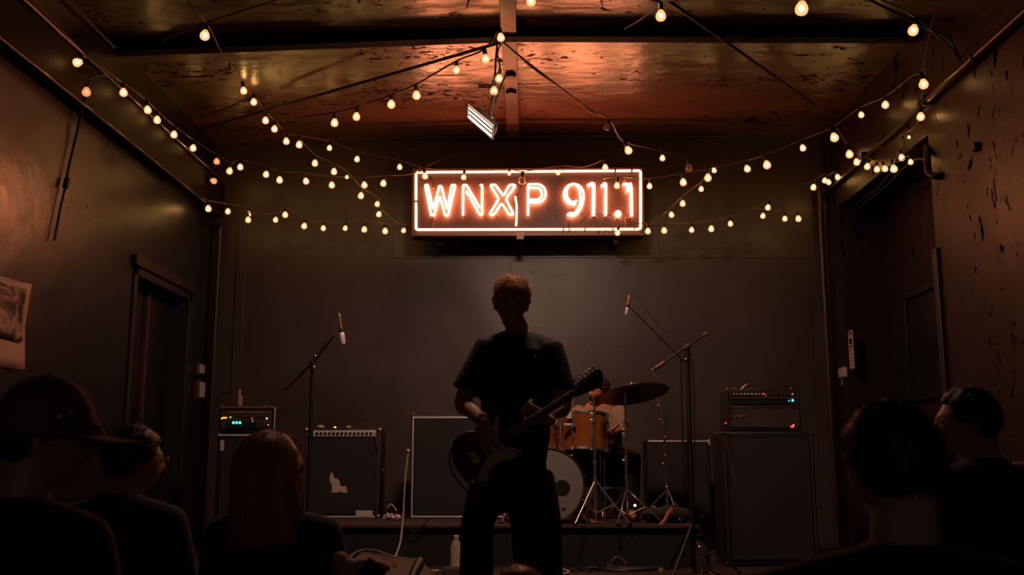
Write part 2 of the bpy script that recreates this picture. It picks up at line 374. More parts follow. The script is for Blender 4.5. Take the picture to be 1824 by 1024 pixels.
MB().box((XR - .006, b_.y, b_.z), (XR - .001, a.y, a.z)).build('sheet', paper_mat(), t)
for i, (k0, k1) in enumerate(((.06, .10), (.22, .36), (.40, .44))): MB().box((XR - .009, b_.y + .03, a.z - (a.z - b_.z) * k1), (XR - .006, a.y - .04, a.z - (a.z - b_.z) * k0)).build('printed_block', M_black, t)
a = atx(1500, 656, XR); b_ = atx(1510, 671, XR)
t = thing('wall_box', 'small white plastic box below the paper notice', 'switch', (XR, a.y, a.z))
MB().box((XR - .04, b_.y, b_.z), (XR, a.y, a.z)).build('cover', M_white, t, bevel=.006)
MB().tube([(XR - .02, a.y - .04, b_.z), (XR - .02, a.y - .04, b_.z - .07)], .005).build('cable', M_white, t)
# switch boxes on the left
for (y0, y1, lab) in ((647, 669, 'upper pale metal switch box beside the left corner pipe'), (678, 712, 'lower pale metal switch box beside the left corner pipe')):
    a, b_ = at(347, y0, 9.72), at(357, y1, 9.72)
    t = thing('switch_box', lab, 'switch', (XL, 9.72, b_.z))
    MB().box((XL, 9.66, b_.z), (b_.x + .0, 9.78, a.z)).build('box', M_brown, t, bevel=.005)
    MB().box((b_.x, 9.67, b_.z + .02), (b_.x + .025, 9.77, a.z - .015)).build('cover_plate', M_white, t, bevel=.003)
# poster on the left wall
def poster_mat():
    m = bpy.data.materials.new('poster_print'); m.use_nodes = True; nt = m.node_tree; b = nt.nodes['Principled BSDF']; N = nt.nodes.new; L = nt.links.new
    tc = N('ShaderNodeTexCoord'); n = N('ShaderNodeTexNoise'); n.inputs['Scale'].default_value = 2.2; n.inputs['Detail'].default_value = 3; n.inputs['Distortion'].default_value = 1.5
    r = N('ShaderNodeValToRGB'); r.color_ramp.elements[0].position = .44; r.color_ramp.elements[0].color = (.03, .016, .012, 1); r.color_ramp.elements[1].position = .6; r.color_ramp.elements[1].color = (.42, .25, .18, 1)
    L(tc.outputs['Generated'], n.inputs['Vector']); L(n.outputs[0], r.inputs[0]); L(r.outputs[0], b.inputs['Base Color']); b.inputs['Roughness'].default_value = .55; return m
a = atx(45, 507, XL); b_ = atx(40, 660, XL); py0 = a.y - .75
t = thing('poster', 'curling pale poster with a dark picture on the left wall', 'poster', (XL, a.y, b_.z))
def sheet(y0, y1, z0, z1, x, curl, th=.003, n=8):
    m = MB(); vs = []
    for i in range(n + 1):
        for j in range(n + 1):
            u_, v_ = i / n, j / n; c_ = curl * ((max(0, u_ - .6) / .4) ** 2 * (.4 + abs(v_ - .5))); vs.append((x + .004 + c_, y0 + (y1 - y0) * u_ - c_ * .3, z0 + (z1 - z0) * v_))
    fs = [(i * (n + 1) + j, (i + 1) * (n + 1) + j, (i + 1) * (n + 1) + j + 1, i * (n + 1) + j + 1) for i in range(n) for j in range(n)]
    return m.add(vs, fs)
o = sheet(py0, a.y, b_.z, a.z, XL, .05).build('sheet', mat('poster_paper', (.50, .30, .21), .55, var=.1), t)
o.modifiers.new('s', 'SOLIDIFY').thickness = .002
o = sheet(py0 + .04, a.y - .045, b_.z + .17, a.z - .04, XL + .006, .035).build('picture', poster_mat(), t)
o.modifiers.new('s', 'SOLIDIFY').thickness = .002

# ------------------------------------------------------------------ neon sign
SY = 9.50
def s1(x, y): return at(740 + x / 7.6, 310 + y / 7.6, SY)
def s2(x, y): return at(960 + x / 8.535, 300 + y / 8.535, SY)
tl, br_ = at(737, 301, SY), at(1146, 414, SY)
sg = thing('neon_sign', 'glowing orange neon sign with white-hot letters in a tube frame', 'sign', (0, SY, br_.z))
MB().box((tl.x, SY + .040, br_.z), (br_.x, SY + .060, tl.z)).build('backing_panel', M_signb, sg)
fr = MB()
for A, B in (((tl.x, br_.z - .02), (br_.x, br_.z)), ((tl.x, tl.z), (br_.x, tl.z + .012)), ((tl.x - .012, br_.z - .02), (tl.x, tl.z + .012)), ((br_.x, br_.z - .02), (br_.x + .012, tl.z + .012))):
    fr.box((A[0], SY + .03, A[1]), (B[0], SY + .24, B[1]))
fr.build('case', M_brown, sg)
for px in (780, 925, 1100):
    q = at(px, 412, SY); MB().box((q.x - .03, SY + .2, br_.z - .07), (q.x + .03, YB, br_.z - .02)).build('mounting_bracket', M_brown, sg, bevel=.004)
    MB().box((q.x - .03, SY + .2, tl.z + .012), (q.x + .03, YB, tl.z + .05)).build('mounting_bracket', M_brown, sg, bevel=.004)
MB().box((at(920, 412, SY).x, SY + .0, at(920, 426, SY).z), (at(933, 412, SY).x, SY + .03, br_.z)).build('transformer_clip', M_white, sg, bevel=.003)
def neon(name, pts, r=.0088, mt=M_neon, closed=False, sm=False):
    pts = [V(p) for p in pts]
    if closed:                                   # start in the middle of an edge
        pts = [(pts[-1] + pts[0]) / 2] + pts + [(pts[-1] + pts[0]) / 2]
    if sm: q = spline(pts, 5)
    else:                                        # rounded corners
        q = [pts[0]]
        for i in range(1, len(pts) - 1):
            a, b, c_ = pts[i - 1], pts[i], pts[i + 1]; k = min(.022, (a - b).length * .4, (c_ - b).length * .4)
            A = b + (a - b).normalized() * k; C = b + (c_ - b).normalized() * k
            q += [A, A * .56 + C * .06 + b * .38, A * .25 + C * .25 + b * .5, A * .06 + C * .56 + b * .38, C]
        q.append(pts[-1])
    o = MB().tube(q, r, 8, rnd=not closed).build(name, mt, sg); return o
neon('letter_w', [s1(*p) for p in ((130, 150), (165, 145), (240, 480), (322, 162), (350, 162), (428, 480), (490, 147), (540, 147), (440, 562), (402, 558), (328, 290), (252, 558), (212, 556))], closed=True)
neon('letter_n', [s1(*p) for p in ((642, 548), (646, 148), (688, 145), (868, 450))])
neon('letter_n', [s1(*p) for p in ((692, 235), (872, 552), (903, 548), (903, 148), (882, 150))])
neon('letter_x', [s1(*p) for p in ((1010, 147), (1080, 142), (1190, 295), (1272, 142), (1360, 147), (1222, 335), (1330, 545), (1268, 550), (1168, 392), (1062, 550), (1000, 548), (1128, 335))], closed=True)
def arc(cx, cy, rx, ry, a0, a1, n=14): return [(cx + rx * cos(R(a0 + (a1 - a0) * i / n)), cy + ry * sin(R(a0 + (a1 - a0) * i / n))) for i in range(n + 1)]
neon('letter_p', [s1(*p) for p in [(1524, 548), (1524, 350), (1524, 150), (1545, 137), (1600, 137)] + arc(1645, 260, 118, 124, -90, 90) + [(1600, 384), (1548, 384)]])
neon('letter_p', [s1(*p) for p in [(1548, 184), (1600, 184)] + arc(1640, 264, 72, 80, -90, 90) + [(1600, 344), (1548, 344)]])
neon('digit_nine', [s2(*p) for p in arc(528, 392, 148, 155, 80, 350, 22) + [(676, 440), (662, 530), (620, 630), (560, 700), (500, 722), (440, 700)]], sm=True)
neon('digit_nine', [s2(*p) for p in arc(520, 372, 102, 135, 60, 360, 22) + [(632, 440), (628, 520), (590, 620), (530, 680), (470, 675)]], sm=True)
neon('digit_one', [s2(*p) for p in ((755, 255), (800, 230), (828, 232), (832, 300), (828, 702))], .014)
neon('digit_one', [s2(*p) for p in ((958, 266), (1000, 228), (1014, 235), (1014, 300), (1012, 702))], .012)
o = MB().ball(s2(1202, 690), .032, 14, 8).build('decimal_point', M_neon, sg)
neon('digit_one', [s2(*p) for p in ((1290, 240), (1335, 232), (1348, 260), (1345, 345))], .012)
neon('digit_one', [s2(*p) for p in ((1390, 235), (1402, 290), (1408, 712))], .012)
fx0, fx1, fy0_, fy1_ = 741, 1141, 306, 408
neon('frame_tube', [at(x, y, SY) for x, y in ((fx0, 355), (fx0, fy0_ + 1), (fx1, fy0_ - 2), (fx1, fy1_), (fx0, fy1_ + 1), (fx0, 362))], .0115, M_neonf)
# tube supports, electrodes and blackout wires
for q in [s1(225, 575), s1(660, 565), s1(930, 570), s1(1090, 565), s1(1510, 120), s2(1200, 745), s2(1395, 745), s2(835, 720), s2(1012, 720), s2(988, 150), s2(1300, 170), s1(240, 180), s1(1365, 300)]:
    MB().tube([q + V((0, .055, 0)), q], .008, 6).build('tube_support', M_elec, sg)
MB().tube(spline([s1(232, 575), s1(240, 640), s1(225, 720)]), .009, 6).build('electrode', M_elec, sg)
MB().tube(spline([s1(1350, 300), s1(1368, 420), s1(1370, 560), s1(1362, 700)]), .009, 6).build('electrode', M_neonf, sg)
MB().tube(spline([s2(1320, 740), s2(1318, 880)]), .008, 6).build('electrode', M_elec, sg)
for pts in (((480, 860), (600, 810), (700, 740), (800, 665)), ((860, 680), (940, 700), (1090, 712), (1180, 760), (1240, 800)), ((850, 225), (930, 265), (985, 180), (990, 150)), ((1300, 600), (1310, 730), (1390, 790)), ((440, 880), (475, 805))):
    MB().tube(spline([s2(*p) for p in pts]), .0045, 5).build('sign_wire', M_rubber, sg)
MB().tube(spline([s1(1450, 20), s1(1440, 150), s1(1400, 250), s1(1355, 292)]) , .008, 6).build('sign_wire', M_rubber, sg)
MB().tube(spline([s1(195, 20), s1(220, 90), s1(245, 130), s1(225, 175)]), .007, 6).build('sign_wire', M_rubber, sg)
for (x0, x1) in ((1160, 1180), (1410, 1425)):
    a = s2(x0, 25); MB().tube([a - V((.008, 0, 0)), a + V((.008, 0, 0))], .02, 8).build('tube_band', M_brown, sg)
for (x0, y) in ((370, 915), (460, 915), (700, 915), (1120, 915), (1450, 910)):
    a = s2(x0, y); MB().tube([a - V((.006, 0, 0)), a + V((.006, 0, 0))], .019, 8).build('tube_band', M_brown, sg)

# ------------------------------------------------------------------ string lights
BR = .030
glo = MB(); glo.lathe([(.006, .034), (.013, .030), (.018, .020), (.026, .008), (.0295, -.006), (.028, -.018), (.020, -.029), (.009, -.034)], seg=14)
me_glass = glo.mesh('bulb_glass', M_bulb); me_glassr = glo.mesh('bulb_glass_amber', M_bulbr); me_glassoff = glo.mesh('bulb_glass_unlit', M_off)
me_fil = MB().ball((0, 0, -.003), (.0125, .0125, .016), 8, 6).mesh('filament', M_fil)
me_filr = MB().ball((0, 0, -.003), (.0125, .0125, .016), 8, 6).mesh('filament_weak', M_filw)
me_sock = MB().lathe([(.006, .078), (.013, .074), (.0155, .05), (.0155, .032), (.013, .028)], seg=10).mesh('socket', M_rubber)
NB = 0
def bulb(st, p, kind='b', tilt=None, s=1.0):
    global NB; NB += 1
    a, b = tilt if tilt is not None else (random.uniform(-.25, .25), random.uniform(-.2, .2))
    T = Matrix.Translation(p) @ Matrix.Rotation(b, 4, 'Y') @ Matrix.Rotation(a, 4, 'X') @ Matrix.Scale(s, 4)
    o = put('bulb', {'b': me_glass, 'r': me_glassr, 'o': me_glassoff}[kind], st, mw=T)
    if kind != 'o': put('filament', me_filr if kind == 'r' else me_fil, o, mw=T)
    put('socket', me_sock, o, mw=T)
    return T @ V((0, 0, .078))
def string(label, pts, r=.0045, double=False, group='string lights across the ceiling'):
    """pts: (kind, px, py, depth[, scale]); kinds b lit, r amber, o unlit, w wire only"""
    def at(px, py, d):
        p = globals()['at'](px, py, d)
        if p.x < XL + .17: p = atx(px, py, XL + .17)
        if p.x > XR - .07: p = atx(px, py, XR - .07)
        return p
    first = at(pts[0][1], pts[0][2], pts[0][3])
    st = thing('string_lights', label, 'string lights', first, group)
    path = []
    for q in pts:
        P_ = at(q[1], q[2], q[3])
        if q[0] == 'w': path.append(P_)
        else: path.append(bulb(st, P_, q[0], q[5] if len(q) > 5 else None, q[4] if len(q) > 4 else 1.0))
    MB().tube(spline(path, 4), r, 6).build('wire', M_wire if r < .006 else M_rubber, st)
    if double: MB().tube([p_ + V((0, .02, .008 * sin(i * .9))) for i, p_ in enumerate(spline(path, 4))], r * .8, 6).build('wire', M_rubber, st)
    return st
string('warm string lights following the top of the left wall to the sign',
 [('w', 30, -30, 6.3), ('b', 139, 111, 7.1, 1, (-.3, 1.2)), ('w', 150, 100, 7.3), ('b', 220, 164, 7.9), ('b', 263, 195, 8.5), ('b', 280, 213, 8.8), ('b', 310, 239, 9.2), ('b', 344, 263, 9.6),
  ('r', 386, 287, 9.6), ('b', 409, 304, 9.5, 1.05), ('b', 428, 297, 9.5), ('b', 474, 310, 9.4), ('b', 498, 320, 9.4, 1.05), ('b', 545, 322, 9.4), ('b', 591, 329, 9.35), ('b', 649, 329, 9.3), ('b', 683, 326, 9.3), ('w', 720, 312, 9.35), ('w', 757, 303, 9.35)])
string('amber string lights drooping from the ceiling front left down past the sign top',
 [('w', 300, -40, 5.6), ('b', 365, 62, 6.0, 1.05), ('w', 390, 85, 6.8), ('o', 409, 122, 7.6, .6), ('b', 434, 161, 8.3), ('b', 452, 181, 8.5), ('b', 473, 214, 8.6), ('b', 489, 229, 8.8), ('b', 510, 251, 8.9), ('b', 533, 257, 9.0, 1.05),
  ('b', 587, 263, 9.2, .85), ('b', 636, 283, 9.2, .9), ('b', 712, 297, 9.25, .85), ('b', 757, 313, 9.3), ('b', 826, 315, 9.3, .9), ('b', 907, 309, 9.3, .6), ('o', 930, 321, 9.3, 1.2), ('b', 994, 307, 9.3, .8), ('w', 1040, 297, 9.3), ('b', 1078, 298, 9.25)])
string('short warm string lights dropping diagonally left of the neon sign',
 [('w', 533, 246, 9.0), ('b', 561, 290, 9.2), ('b', 595, 305, 9.25), ('b', 618, 315, 9.3, .6), ('b', 643, 348, 9.4), ('b', 672, 363, 9.4, .85), ('b', 675, 381, 9.4, .9), ('w', 700, 392, 9.4), ('w', 722, 402, 9.4)])
string('lowest warm string lights left of the sign along the back wall',
 [('w', 362, 352, 9.55), ('b', 371, 371, 9.6), ('b', 406, 376, 9.55, .9), ('b', 443, 381, 9.55, .8), ('b', 442, 391, 9.5, .95), ('b', 491, 391, 9.55, .85), ('b', 508, 382, 9.5, .95), ('b', 542, 402, 9.55, .95), ('b', 576, 406, 9.55, .85), ('b', 615, 406, 9.55, .8), ('b', 649, 408, 9.5, .95), ('b', 686, 411, 9.5, .95), ('b', 719, 410, 9.5, .8)])
string('string lights fanning left from the ceiling beam centre with dark sockets',
 [('b', 892, 66, 7.15), ('b', 865, 104, 7.15, 1.05), ('b', 813, 124, 7.3, .95), ('b', 742, 169, 7.5, 1.08), ('b', 697, 185, 7.6, 1.08), ('b', 635, 207, 7.8, 1.03), ('b', 596, 218, 7.9, 1.05), ('w', 540, 208, 8.1), ('w', 500, 216, 8.5), ('w', 486, 212, 8.6)], r=.007)
string('short string of three bulbs hanging down from the ceiling beam centre',
 [('w', 893, 78, 7.2), ('w', 886, 95, 7.3), ('b', 889, 139, 7.3, .95, (.1, .1)), ('b', 880, 161, 7.3, 1.05, (0, 0)), ('w', 880, 185, 7.3), ('b', 874, 216, 7.3, 1.05, (0, .1))], r=.007)
string('string lights running right from the ceiling beam centre down past the sign',
 [('w', 893, 72, 7.2), ('w', 935, 107, 7.4), ('w', 1000, 157, 7.8), ('w', 1050, 195, 8.2), ('o', 1081, 226, 8.5, .9, (0, .4)), ('b', 1119, 267, 9.0, 1.2, (0, -.4)), ('b', 1180, 281, 9.1, .9), ('o', 1227, 299, 9.2, 1.1, (0, 0)), ('b', 1272, 303, 9.2, .8)], r=.0065, double=True)
string('long warm string lights swooping right from the sign up to the right wall',
 [('w', 1075, 318, 9.35), ('b', 1099, 330, 9.3), ('w', 1130, 317, 9.35), ('b', 1157, 331, 9.3, .9), ('b', 1217, 324, 9.2, 1.1), ('b', 1261, 316, 9.2, 1.15), ('b', 1331, 300, 9.1, 1.05), ('b', 1366, 293, 8.9, 1.2), ('b', 1430, 263, 8.8, .95), ('b', 1486, 244, 8.5, 1.25), ('b', 1534, 204, 8.3, .85), ('b', 1577, 186, 7.9, 1.0), ('w', 1625, 135, 7.2), ('b', 1645, 149, 6.9, 1.12), ('w', 1652, 80, 6.6), ('w', 1665, 20, 6.2)])
string('tight row of warm bulbs above the recess on the right wall',
 [('w', 1490, 228, 8.6), ('b', 1513, 274, 9.1, 1.15), ('b', 1526, 288, 9.0, 1.0), ('b', 1545, 296, 8.8, .9), ('b', 1562, 301, 8.6, .85), ('b', 1576, 300, 8.4, .85), ('b', 1592, 300, 8.2, 1.0), ('w', 1600, 288, 8.1), ('b', 1622, 288, 7.95, .7)])
string('warm string dropping along the right wall from the upper conduit',
 [('w', 1648, 120, 6.9), ('b', 1640, 207, 7.3, 1.0), ('w', 1634, 220, 7.5), ('b', 1619, 244, 7.7, .45), ('b', 1606, 280, 7.9, .85), ('w', 1590, 295, 8.1)])
string('lowest warm string lights right of the sign along the back wall',
 [('b', 1100, 414, 9.35, .9), ('b', 1154, 411, 9.35, .95), ('b', 1183, 410, 9.4, .95), ('b', 1232, 409, 9.4, .85), ('b', 1267, 407, 9.4, .95), ('b', 1301, 398, 9.4, .85), ('w', 1340, 372, 9.4), ('b', 1368, 369, 9.4, .9), ('b', 1449, 333, 9.45, .95), ('b', 1469, 321, 9.5, .85), ('b', 1476, 324, 9.5, .85), ('b', 1492, 315, 9.5, .9)])
string('short string of warm bulbs crossing steeply right of the sign',
 [('w', 1155, 402, 9.4), ('b', 1196, 382, 9.45, .9), ('b', 1216, 362, 9.4, .95), ('b', 1249, 336, 9.3, .85), ('w', 1262, 305, 9.25)])
string('short string of three small bulbs on the dark back wall at right',
 [('w', 1345, 373, 9.5), ('b', 1359, 384, 9.5, .85), ('b', 1398, 389, 9.5, .85), ('b', 1422, 389, 9.5, .95), ('w', 1455, 372, 9.6), ('w', 1475, 366, 9.7)])
string('nearest string of large bulbs strung across the front of the ceiling',
 [('w', 288, 73, 7.1), ('w', 355, 45, 6.2), ('w', 478, 5, 6.0), ('w', 700, -60, 5.2), ('b', 946, 1, 5.35, .92, (0, 0)), ('w', 1060, -45, 5.2), ('b', 1177, 27, 5.6, 1.05, (0, 0)), ('w', 1290, -40, 4.9), ('b', 1428, 14, 4.6, 1.08, (.1, .1)), ('w', 1540, -10, 4.9), ('b', 1627, 53, 5.5, 1.0, (0, .3)), ('w', 1680, 75, 6.2), ('w', 1700, 92, 6.6), ('w', 1714, 114, 6.8)], r=.006)
# lone amber bulbs on short leads
def lone(label, px, py, d, wires, up=0):
    at = lambda x, y, dd: (lambda p: p if p.x > XL + .17 else atx(x, y, XL + .17))(globals()['at'](x, y, dd))
    t = thing('pendant_bulb', label, 'bulb', at(px, py, d)); e = bulb(t, at(px, py, d), 'r', (0, up))
    MB().tube(spline([e] + [at(*q) for q in wires], 4), .006, 6).build('cord', M_rubber, t)
lone('amber bulb glowing against the beam on the left wall', 154, 163, 7.45, [(160, 140, 7.5), (180, 134, 7.6), (200, 140, 7.75)], 0)
lone('small red-orange bulb hanging beside the left corner pipe', 380, 322, 9.5, [(380, 300, 9.5), (386, 292, 9.55)], -1.2)

def cable(name, label, cat, pts, r=.008, mt=None, n=6):
    o = MB().tube(spline(pts, n), r, 6).build(name, mt or M_rubber); return tag(o, label, cat)
cable('hanging_cable', 'black cable hanging down the left wall with a connector', 'cable', [atx(152, 172, XL + .12), atx(142, 215, XL + .04), atx(122, 300, XL + .03), atx(118, 326, XL + .03), atx(108, 370, XL + .03), atx(97, 428, XL + .03)], .009)
o = MB().tube([atx(120, 318, XL + .035), atx(116, 334, XL + .035)], .02, 8).build('cable_connector', M_black); tag(o, 'black connector in the cable on the left wall', 'connector')
cable('looped_cable', 'black cable bundle looped along the edge of the right recess', 'cable', [at(1592, 300, 8.2), at(1560, 338, 8.7), at(1520, 366, 9.4), at(1516, 374, 9.45), at(1522, 377, 9.4), at(1540, 362, 9.1), at(1585, 325, 8.4), at(1610, 300, 8.0), at(1630, 284, 7.7), at(1650, 284, 7.5), at(1690, 284, 7.2), at(1712, 272, 7.0), at(1742, 260, 6.8)], .009)
e = thing('pipe_elbow', 'curved dark pipe elbow at the top of the right recess', 'pipe', at(1655, 290, 7.6))
MB().tube(spline([atx(1652, 262, XR + .0), atx(1652, 285, XR - .05), atx(1655, 308, XR - .06), atx(1672, 314, XR - .02), atx(1690, 305, XR + .1)]), .026, 12).build('elbow', M_steel, e)
MB().box(tuple(V(atx(1742, 262, XR)) - V((.035, .03, .03))), tuple(V(atx(1742, 262, XR)) + V((0, .03, .03)))).build('junction_box', M_steel, e, bevel=.01)
cable('beam_lead', 'short dark lead from the near large bulb to the ceiling beam', 'cable', [at(1172, 10, 5.6), at(1140, 35, 6.4), at(1112, 51, 7.2)], .006)
cable('ceiling_cable', 'dark cable drooping between the front ceiling and the right conduit', 'cable', [at(1520, -15, 6.0), at(1590, 20, 6.0), at(1650, 50, 6.2), at(1690, 70, 6.5), at(1714, 114, 6.8)], .009)
cable('thin_stay_wire', 'thin wire rising from the sign corner to the ceiling post', 'wire', [at(760, 296, 9.4), at(820, 270, 9.6), at(905, 244, 9.9)], .003)

# flood lamp
FL = thing('flood_lamp', 'tilted halogen flood lamp hanging below the ceiling beam', 'lamp', at(860, 205, 7.4))
a = at(836, 200, 7.35); b_ = at(876, 234, 7.2)            # long axis of the glass
ax = (b_ - a).normalized(); mid = (a + b_) / 2; nrm = V((-.25, -.65, -.75)); nrm = (nrm - ax * nrm.dot(ax)).normalized()
T = TR(mid, nrm, ax)
L2 = (b_ - a).length / 2 + .015
m = MB(); m.add([T @ V(p) for p in ((-L2, -.055, 0), (L2, -.055, 0), (L2, .055, 0), (-L2, .055, 0), (-L2 * .7, -.035, -.075), (L2 * .7, -.035, -.075), (L2 * .7, .035, -.075), (-L2 * .7, .035, -.075))],
                [(0, 1, 5, 4), (1, 2, 6, 5), (2, 3, 7, 6), (3, 0, 4, 7), (4, 5, 6, 7)])
o = m.build('housing', M_black, FL); o.modifiers.new('s', 'SOLIDIFY').thickness = -.004
MB().box((-L2 + .004, -.051, -.006), (L2 - .004, .051, -.001), T).build('lit_glass', M_flood, FL)
m = MB(); m.box((-L2 - .004, -.06, -.004), (L2 + .004, -.05, .006), T); m.box((-L2 - .004, .05, -.004), (L2 + .004, .06, .006), T); m.box((-L2 - .006, -.06, -.004), (-L2 + .004, .06, .006), T); m.box((L2 - .004, -.06, -.004), (L2 + .006, .06, .006), T)
m.build('bezel', M_silver, FL)
for k in (-.018, .018): MB().box((-L2 + .01, k - .005, -.001), (L2 - .01, k + .005, .004), T).build('guard_bar', M_brown, FL)
top = T @ V((0, 0, -.075))
m = MB(); m.tube([top, at(872, 192, 7.4), at(880, 158, 7.45), at(884, 95, 7.45), at(886, 74, 7.4)], .008); m.tube([top, at(878, 192, 7.4), at(893, 150, 7.5), at(905, 128, 7.6)], .006); m.build('bracket', M_steel, FL)
m = MB(); q = at(866, 153, 7.45); m.tube([q - V((.06, 0, 0)), q + V((.06, 0, 0))], .014, 8); m.build('clamp_handle', M_black, FL)

# added flood lamp, unseen above the frame, to light back wall, drums and amps
F2 = thing('flood_lamp', 'added hooded flood lamp, unseen above the view, aimed at the stage', 'lamp', (.05, 5.78, 3.9))
T = TR((.05, 5.78, 3.86), (.02, .66, -.75), (1, 0, 0))
m = MB(); m.add([T @ V(p) for p in ((-.30, -.11, 0), (.30, -.11, 0), (.30, .11, 0), (-.30, .11, 0), (-.24, -.08, -.08), (.24, -.08, -.08), (.24, .08, -.08), (-.24, .08, -.08))], [(0, 1, 5, 4), (1, 2, 6, 5), (2, 3, 7, 6), (3, 0, 4, 7), (4, 5, 6, 7)])
m.build('housing', M_black, F2).modifiers.new('s', 'SOLIDIFY').thickness = -.004
MB().box((-.28, -.10, -.006), (.28, .10, -.001), T).build('lit_glass', emis('added_stage_light', (1, .60, .44), STAGE), F2)
gt = T @ V((0, .112, 0)) if (T @ V((0, .112, 0))).z > (T @ V((0, -.112, 0))).z else T @ V((0, -.112, 0))
vd = V((0, cos(R(24)), -sin(R(24)))); m = MB(); q0, q1 = gt + V((0, 0, .004)), gt + vd * .36  # visor and side doors added to cut this light above and beside the stage
m.add([q0 + V((-.32, 0, 0)), q0 + V((.32, 0, 0)), q1 + V((.40, 0, 0)), q1 + V((-.40, 0, 0)), q0 + V((-.32, 0, .004)), q0 + V((.32, 0, .004)), q1 + V((.40, 0, .004)), q1 + V((-.40, 0, .004))], [(0, 3, 2, 1), (4, 5, 6, 7), (0, 1, 5, 4), (1, 2, 6, 5), (2, 3, 7, 6), (3, 0, 4, 7)]); m.build('visor', M_black, F2)
for sx in (-1, 1):
    e0, e1 = q0 + V((sx * .31, 0, 0)), q1 + V((sx * .43, 0, 0)); dn = T.to_3x3() @ V((0, 1, 0)); dn = dn if dn.z < 0 else -dn
    m = MB(); m.add([e0, e1, e1 + dn * .26, e0 + dn * .24, e0 + V((sx * .004, 0, 0)), e1 + V((sx * .004, 0, 0)), e1 + dn * .26 + V((sx * .004, 0, 0)), e0 + dn * .24 + V((sx * .004, 0, 0))], [(0, 1, 2, 3), (7, 6, 5, 4), (0, 4, 5, 1), (1, 5, 6, 2), (2, 6, 7, 3), (3, 7, 4, 0)]); m.build('barn_door', M_black, F2)
MB().tube([(.05, 5.73, 3.90), (.05, 5.73, 4.085)], .012, 8).build('bracket', M_steel, F2)

# ------------------------------------------------------------------ drum riser
RZ = .31
rl, rr_ = at(522, 930, 8.0).x, at(1243, 942, 8.0).x
rs = thing('drum_riser', 'low black carpeted riser under the drums and amplifiers', 'stage', ((rl + rr_) / 2, 9, 0))
MB().box((rl, 8.0, 0), (rr_, 9.97, RZ - .02)).build('box', M_dark, rs)
MB().box((rl - .01, 7.98, RZ - .02), (rr_ + .01, 9.97, RZ)).build('carpet_top', mat('dark_riser_carpet', (.035, .025, .021), .95, var=.4, vscale=150, bump=.5, bscale=300), rs, bevel=.004)
MB().box((rl - .012, 7.968, RZ - .022), (rr_ + .012, 7.981, RZ + .003)).build('edge_strip', M_brown, rs, bevel=.003)

# ------------------------------------------------------------------ amplifiers
def corners(m_par, x0, x1, y, z0, z1, mt=M_chrome, r=.018):
    for x in (x0, x1):
        for z in (z0, z1): MB().ball((x, y, z), r, 8, 6).build('corner_protector', mt, m_par)
def knobs(par, x0, x1, y, z, n, r=.009, mt=None, dpt=.016):
    for i in range(n):
        x = x0 + (x1 - x0) * (i + .5) / n
        MB().lathe([(r, 0), (r, dpt * .6), (r * .75, dpt)], TR((x, y, z), (0, -1, 0)), 10).build('knob', mt or M_white, par)
def strip(par, name, x0, x1, z0, z1, y, t, mt, bevel=.002): return MB().box((x0, y - t, z0), (x1, y, z1)).build(name, mt, par, bevel=bevel)
# left tall bass cabinet + head + small pot
Y0 = 8.3; a = at(388, 772, Y0); b_ = at(508, 772, Y0)
t = thing('bass_cabinet', 'tall black bass cabinet at left with a small pale badge', 'speaker cabinet', ((a.x + b_.x) / 2, Y0 + .2, 0))
MB().box((a.x, Y0, 0), (b_.x, Y0 + .42, a.z)).build('cabinet_body', M_dark, t, bevel=.015)
strip(t, 'grille', a.x + .035, b_.x - .035, .05, a.z - .04, Y0 + .001, .012, M_grille); strip(t, 'top_piping', a.x + .01, b_.x - .01, a.z - .022, a.z - .006, Y0 + .001, .008, M_silver)
p0, p1 = at(391, 784, Y0), at(397, 803, Y0); strip(t, 'badge', p0.x + .01, p1.x + .012, p1.z, p0.z, Y0 - .012, .004, M_paper); corners(t, a.x + .01, b_.x - .01, Y0 + .006, .02, a.z - .012, M_silver, .012)
ctop = a.z
a = at(391, 724, Y0 + .02); b_ = at(489, 767, Y0 + .02); hx0, hx1, hz1, hz0 = a.x, b_.x, a.z, ctop
t = thing('amplifier_head', 'bass amplifier head with cyan and amber indicator lights', 'amplifier', ((hx0 + hx1) / 2, Y0 + .2, hz0))
MB().box((hx0, Y0 + .02, hz0 + .006), (hx1, Y0 + .34, hz1)).build('case', M_dark, t, bevel=.01)
strip(t, 'top_trim', hx0 + .004, hx1 - .004, hz1 - .016, hz1 + .002, Y0 + .02, .012, M_gold)
strip(t, 'side_trim', hx1 - .006, hx1 + .002, hz0 + .01, hz1 - .01, Y0 + .02, .008, M_silver)
strip(t, 'front_panel', hx0 + .02, hx1 - .03, hz0 + .035, hz1 - .03, Y0 + .02, .008, mat('bronze_panel', (.10, .07, .05), .4, metal=.5, var=.3, vscale=60))
yy = Y0 + .012; pw = hx1 - .03 - hx0 - .02; X0 = hx0 + .02
strip(t, 'inset_panel', X0 + .05, X0 + pw * .72, hz0 + .055, hz0 + .10, yy, .004, M_black)
knobs(t, X0 + .05, X0 + pw - .03, yy, hz1 - .048, 14, .0055, M_paper, .012); knobs(t, X0 + .09, X0 + pw - .04, yy, hz1 - .078, 13, .005, M_gold); knobs(t, X0 + .05, X0 + pw - .02, yy, hz0 + .052, 13, .0075, M_black)
for k in range(3): MB().ball((X0 + .105 + k * .027, yy - .005, hz0 + .088), .0105, 8, 6).build('indicator_light', M_cyan, t)
for k in range(4): MB().ball((X0 + .006 + k * .012, yy - .003, hz0 + .124 + (.004 if k else -.002)), .0065, 8, 6).build('indicator_light', M_amb, t)
MB().ball((X0 + .078, yy - .003, hz0 + .132), .006, 8, 6).build('indicator_light', M_amb, t); MB().ball((X0 + .255, yy - .003, hz0 + .122), .006, 8, 6).build('indicator_light', M_red, t)
